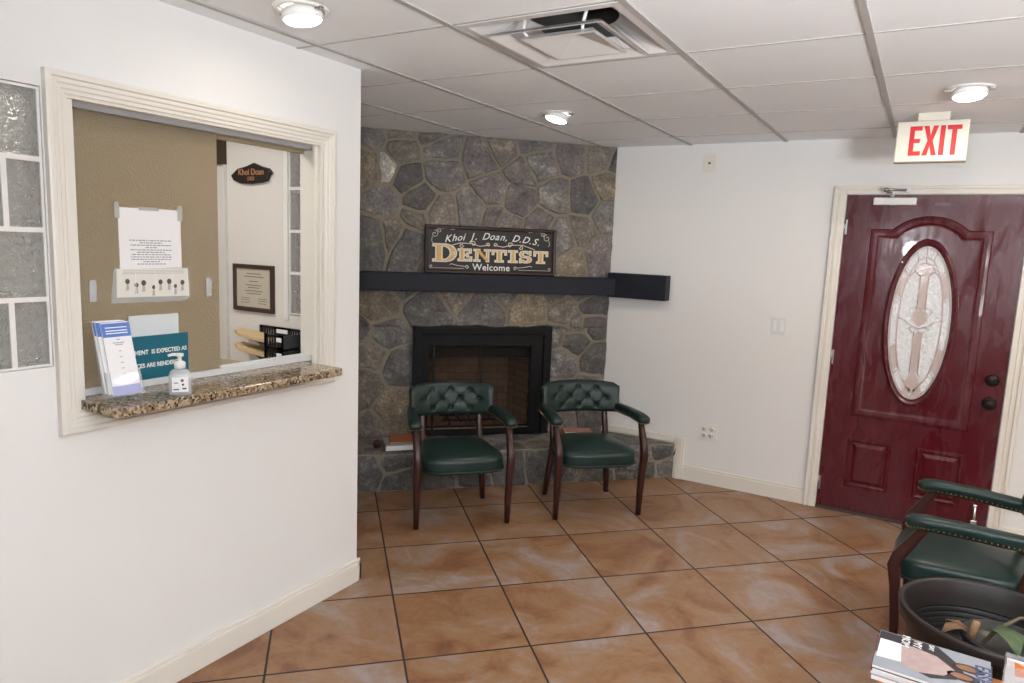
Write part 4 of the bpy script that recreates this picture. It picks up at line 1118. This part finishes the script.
def leaf(name, pts, mat, w):    # spine with lens-shaped blade
    m = MB(); k = len(pts); vs = []
    for i, p in enumerate(pts):
        f = i / (k - 1); ww = w * math.sin(PI * min(1, f * .92 + .06)) ** .8
        t_ = Vector(pts[min(i + 1, k - 1)]) - Vector(pts[max(i - 1, 0)]); s_ = t_.cross(Vector((0, 0, 1))).normalized()
        for q in (-1, -.5, 0, .5, 1): vs.append(Vector(p) + s_ * ww * q + Vector((0, 0, abs(q) * ww * .35)))
    fs = [(i * 5 + j, i * 5 + j + 1, (i + 1) * 5 + j + 1, (i + 1) * 5 + j) for i in range(k - 1) for j in range(4)]
    m.add(vs, fs, 0, True); o = m.build(name, mat, PL, recalc=False)
    so = o.modifiers.new('s', 'SOLIDIFY'); so.thickness = .0012
leaf('green_leaf', [(.03, -.005, .045), (.055, -.02, .058), (.08, -.04, .060), (.098, -.065, .052), (.108, -.095, .03)], LEAF, .034)
leaf('green_leaf', [(.045, .0, .045), (.08, -.005, .055), (.115, -.015, .054), (.15, -.03, .044)], LEAF, .018)
leaf('dry_leaf', [(-.012, -.005, .02), (-.04, -.012, .034), (-.065, -.026, .032), (-.085, -.045, .018)], DRYLEAF, .022)
leaf('dry_leaf', [(-.01, .02, .02), (-.04, .025, .032), (-.075, .04, .026)], DRYLEAF, .012)

# ------------------------------------------------------------------ side table with magazines
TB = thing('side_table', 'orange-brown wooden side table holding the magazine stack', 'table', (.29, 1.96, 0))
TZ = .455
m = MB(); m.box(-.288, .318, -.30, .30, TZ - .028, TZ); m.build('tabletop', TABLEW, TB, bevel=.006)
m = MB(); m.box(-.25, .28, -.26, .26, TZ - .09, TZ - .028); m.build('apron', TABLEW, TB)
for sx in (-1, 1):
    for sy in (-1, 1):
        m = MB(); m.tube([(.015 + sx * .255, sy * .25, 0), (.015 + sx * .25, sy * .245, .2), (.015 + sx * .245, sy * .24, TZ - .03)], [(.014, .014), (.018, .018), (.024, .024)], 12, sq=4); m.build('leg', TABLEW, TB)
GREYC = P('magazine_grey', (.30, .32, .36), .3); DARKC = P('magazine_dark', (.035, .033, .04), .35)
mags = [('magazine at the bottom of the side table stack, white pages showing', .000, .000, .003), ('magazine second from bottom in the side table stack', -.004, .006, .02), ('magazine second from top in the side table stack', .003, -.004, -.015), ('top magazine with two faces on its cover on the side table', .0, .0, .0)]
z = TZ + .0005
tops = [GREYC, P('magazine_red', (.3, .05, .05), .35), DARKC, GREYC]
thk = [.013, .010, .010, .009]
for k, (lb_, dx, dy, rz) in enumerate(mags):
    t = thing('magazine', lb_, 'magazine', (.128 + dx, 2.156 + dy, z), R(-3) + rz, 'magazines on the side table')
    h_ = thk[k]
    m = MB(); m.box(-.136, .136, -.106, .106, 0, h_ - .0012); m.build('pages', PAPER, t)
    m = MB(); m.box(-.137, .137, -.107, .107, h_ - .0012, h_); m.box(-.137, .137, .1065, .1085, 0, h_); cv_ = m.build('cover', tops[k], t)
    if k == 3:
        fM = lambda a, b, d: (a, b, h_ + d)
        m = MB()
        m.prism([(-.136, .104), (.01, .104), (.055, .045), (.075, .0), (.06, -.05), (.0, -.085), (-.136, -.03)], fM, 0, .0003, 1)          # dark clothing
        m.prism([(-.095, .045), (-.05, .06), (.01, .045), (.055, -.005), (.03, -.05), (-.03, -.075), (-.11, -.04)], fM, .0003, .0005, 0)            # pale pink dress
        m.prism([(-.132, .055), (-.078, .055), (-.072, -.048), (-.132, -.055)], fM, .0005, .0007, 4)     # white address patch
        m.prism(ell(.038, .022, 20, .086, .028), fM, .0003, .0005, 2); m.prism(ell(.038, .022, 20, .074, -.025), fM, .0003, .0005, 2)
        m.prism(ell(.026, .014, 18, .082, .028), fM, .0005, .0007, 3); m.prism(ell(.026, .014, 18, .070, -.025), fM, .0005, .0007, 3)
        m.build('cover_picture', [P('dress_pink', (.42, .31, .30), .4, noise=.25, nscale=60), DARKC, P('hair_dark', (.03, .018, .014), .4), P('skin_tone', (.28, .13, .085), .4, noise=.3, nscale=50), PAPER], cv_)
        RM = lambda x, y: Matrix.Translation((x, y, h_ + .0006)) @ Matrix.Rotation(-PI / 2, 4, 'Z')
        NAVY = P('title_navy', (.05, .07, .16), .4)
        text_mesh('cover_title', 'ESSEX', .052, NAVY, cv_, RM(.117, 0), .0002, offset=.0008)
        text_mesh('cover_lines', 'MY\nMOM', .030, PAPER, cv_, RM(-.055, .08), .0002, offset=.0005)
        text_mesh('cover_lines', 'SAY', .018, PAPER, cv_, RM(-.005, .085), .0002, offset=.0003)
    z += h_ + .0004
LH = thing('leaflet_stand', 'small clear leaflet stand at the right edge of side table', 'leaflet stand', (.345, 2.20, TZ + .0005), R(-4))
m = MB(); m.box(-.05, .05, -.03, .03, 0, .003); m.box(-.05, .05, -.003, 0, 0, .075); m.box(-.05, .05, .018, .021, 0, .10); m.build('acrylic_body', ACRYL, LH)
m = MB(); m.box(-.046, .046, .002, .016, .004, .088); lf = m.build('flyer', P('flyer_white', (.62, .6, .62), .5), LH)
m = MB(); m.prism([(-.025, .05), (.03, .052), (.04, .088), (.0, .08), (-.03, .088)], lambda a, b, d: (a, -d, b), -.002, -.0012); m.build('orange_print', P('orange_print', (.6, .16, .03), .5), lf)

# ------------------------------------------------------------------ lights
def area(name, loc, size, power, rot=(0, 0, 0), col=(1, 1, 1), shape='DISK', spread=None):
    l = bpy.data.lights.new(name, 'AREA'); l.shape = shape; l.size = size; l.energy = power; l.color = col
    if spread: l.spread = spread
    o = bpy.data.objects.new(name, l); C.objects.link(o); o.location = loc; o.rotation_euler = rot; return o
WARM = (1, .86, .72)
for (x, y), e_ in zip(LAMPS, (1.0, 6.5, 7.5)): area('downlight_beam', (x, y, CZ - .052), .10, e_, (0, 0, 0), WARM)
for (x, y) in ((0.1, 1.6), (0.1, -.4), (1.6, 1.4), (1.6, -.6)): area('unseen_room_lamp', (x, y, CZ - .03), .16, 3.0, (0, 0, 0), (1, .95, .9))  # out-of-view ceiling lights added for soft overhead light
area('unseen_room_lamp', (1.5, 3.4, CZ - .03), .16, 20, (0, 0, 0), (1, .83, .65))  # unseen light added to warm and brighten the door wall
area('unseen_office_lamp', (-2.75, 1.35, CZ - .03), .4, 11, (0, 0, 0), (1, .94, .85))  # unseen light added behind the pane to turn its top golden
area('unseen_office_lamp', (-3.0, -.8, CZ - .03), .6, 11, (0, 0, 0), (1, .95, .88))  # second unseen light added to brighten the office behind the glass
area('camera_flash', (-.15, -.02, 1.72), .22, 20, (R(88), 0, R(14)), (.91, .965, 1))
area('bounce_fill', (1.6, -.4, 1.40), .8, 165, (R(145), 0, R(25)), (.92, .955, .98), spread=R(120))  # up-light added out of view to brighten ceiling and far walls
w = bpy.data.worlds.new('World'); scn.world = w; w.use_nodes = True
w.node_tree.nodes['Background'].inputs[0].default_value = (.9, .95, 1, 1); w.node_tree.nodes['Background'].inputs[1].default_value = 1.5

# ------------------------------------------------------------------ camera
pit, rol, yaw, H, f = .1374, .0398, .5288, 1.5993, 696.48
cp, sp = math.cos(pit), math.sin(pit); cy, sy = math.cos(yaw), math.sin(yaw)
f0 = Vector((-sy, cy, 0)); r0 = Vector((cy, sy, 0)); zz = Vector((0, 0, 1))
fwd = cp * f0 - sp * zz; up = sp * f0 + cp * zz
c_, s_ = math.cos(rol), math.sin(rol)
rt = c_ * r0 + s_ * up; u2 = -s_ * r0 + c_ * up
cam = bpy.data.cameras.new('camera'); co = bpy.data.objects.new('camera', cam); C.objects.link(co)
cam.sensor_width = 36; cam.lens = f / 1024 * 36; cam.clip_start = .02
co.matrix_world = Matrix(((rt.x, u2.x, -fwd.x, 0), (rt.y, u2.y, -fwd.y, 0), (rt.z, u2.z, -fwd.z, H), (0, 0, 0, 1)))
scn.camera = co
scn.view_settings.view_transform = 'Standard'; scn.view_settings.look = 'None'; scn.view_settings.gamma = 1; scn.view_settings.exposure = 0
scn.view_settings.use_curve_mapping = False
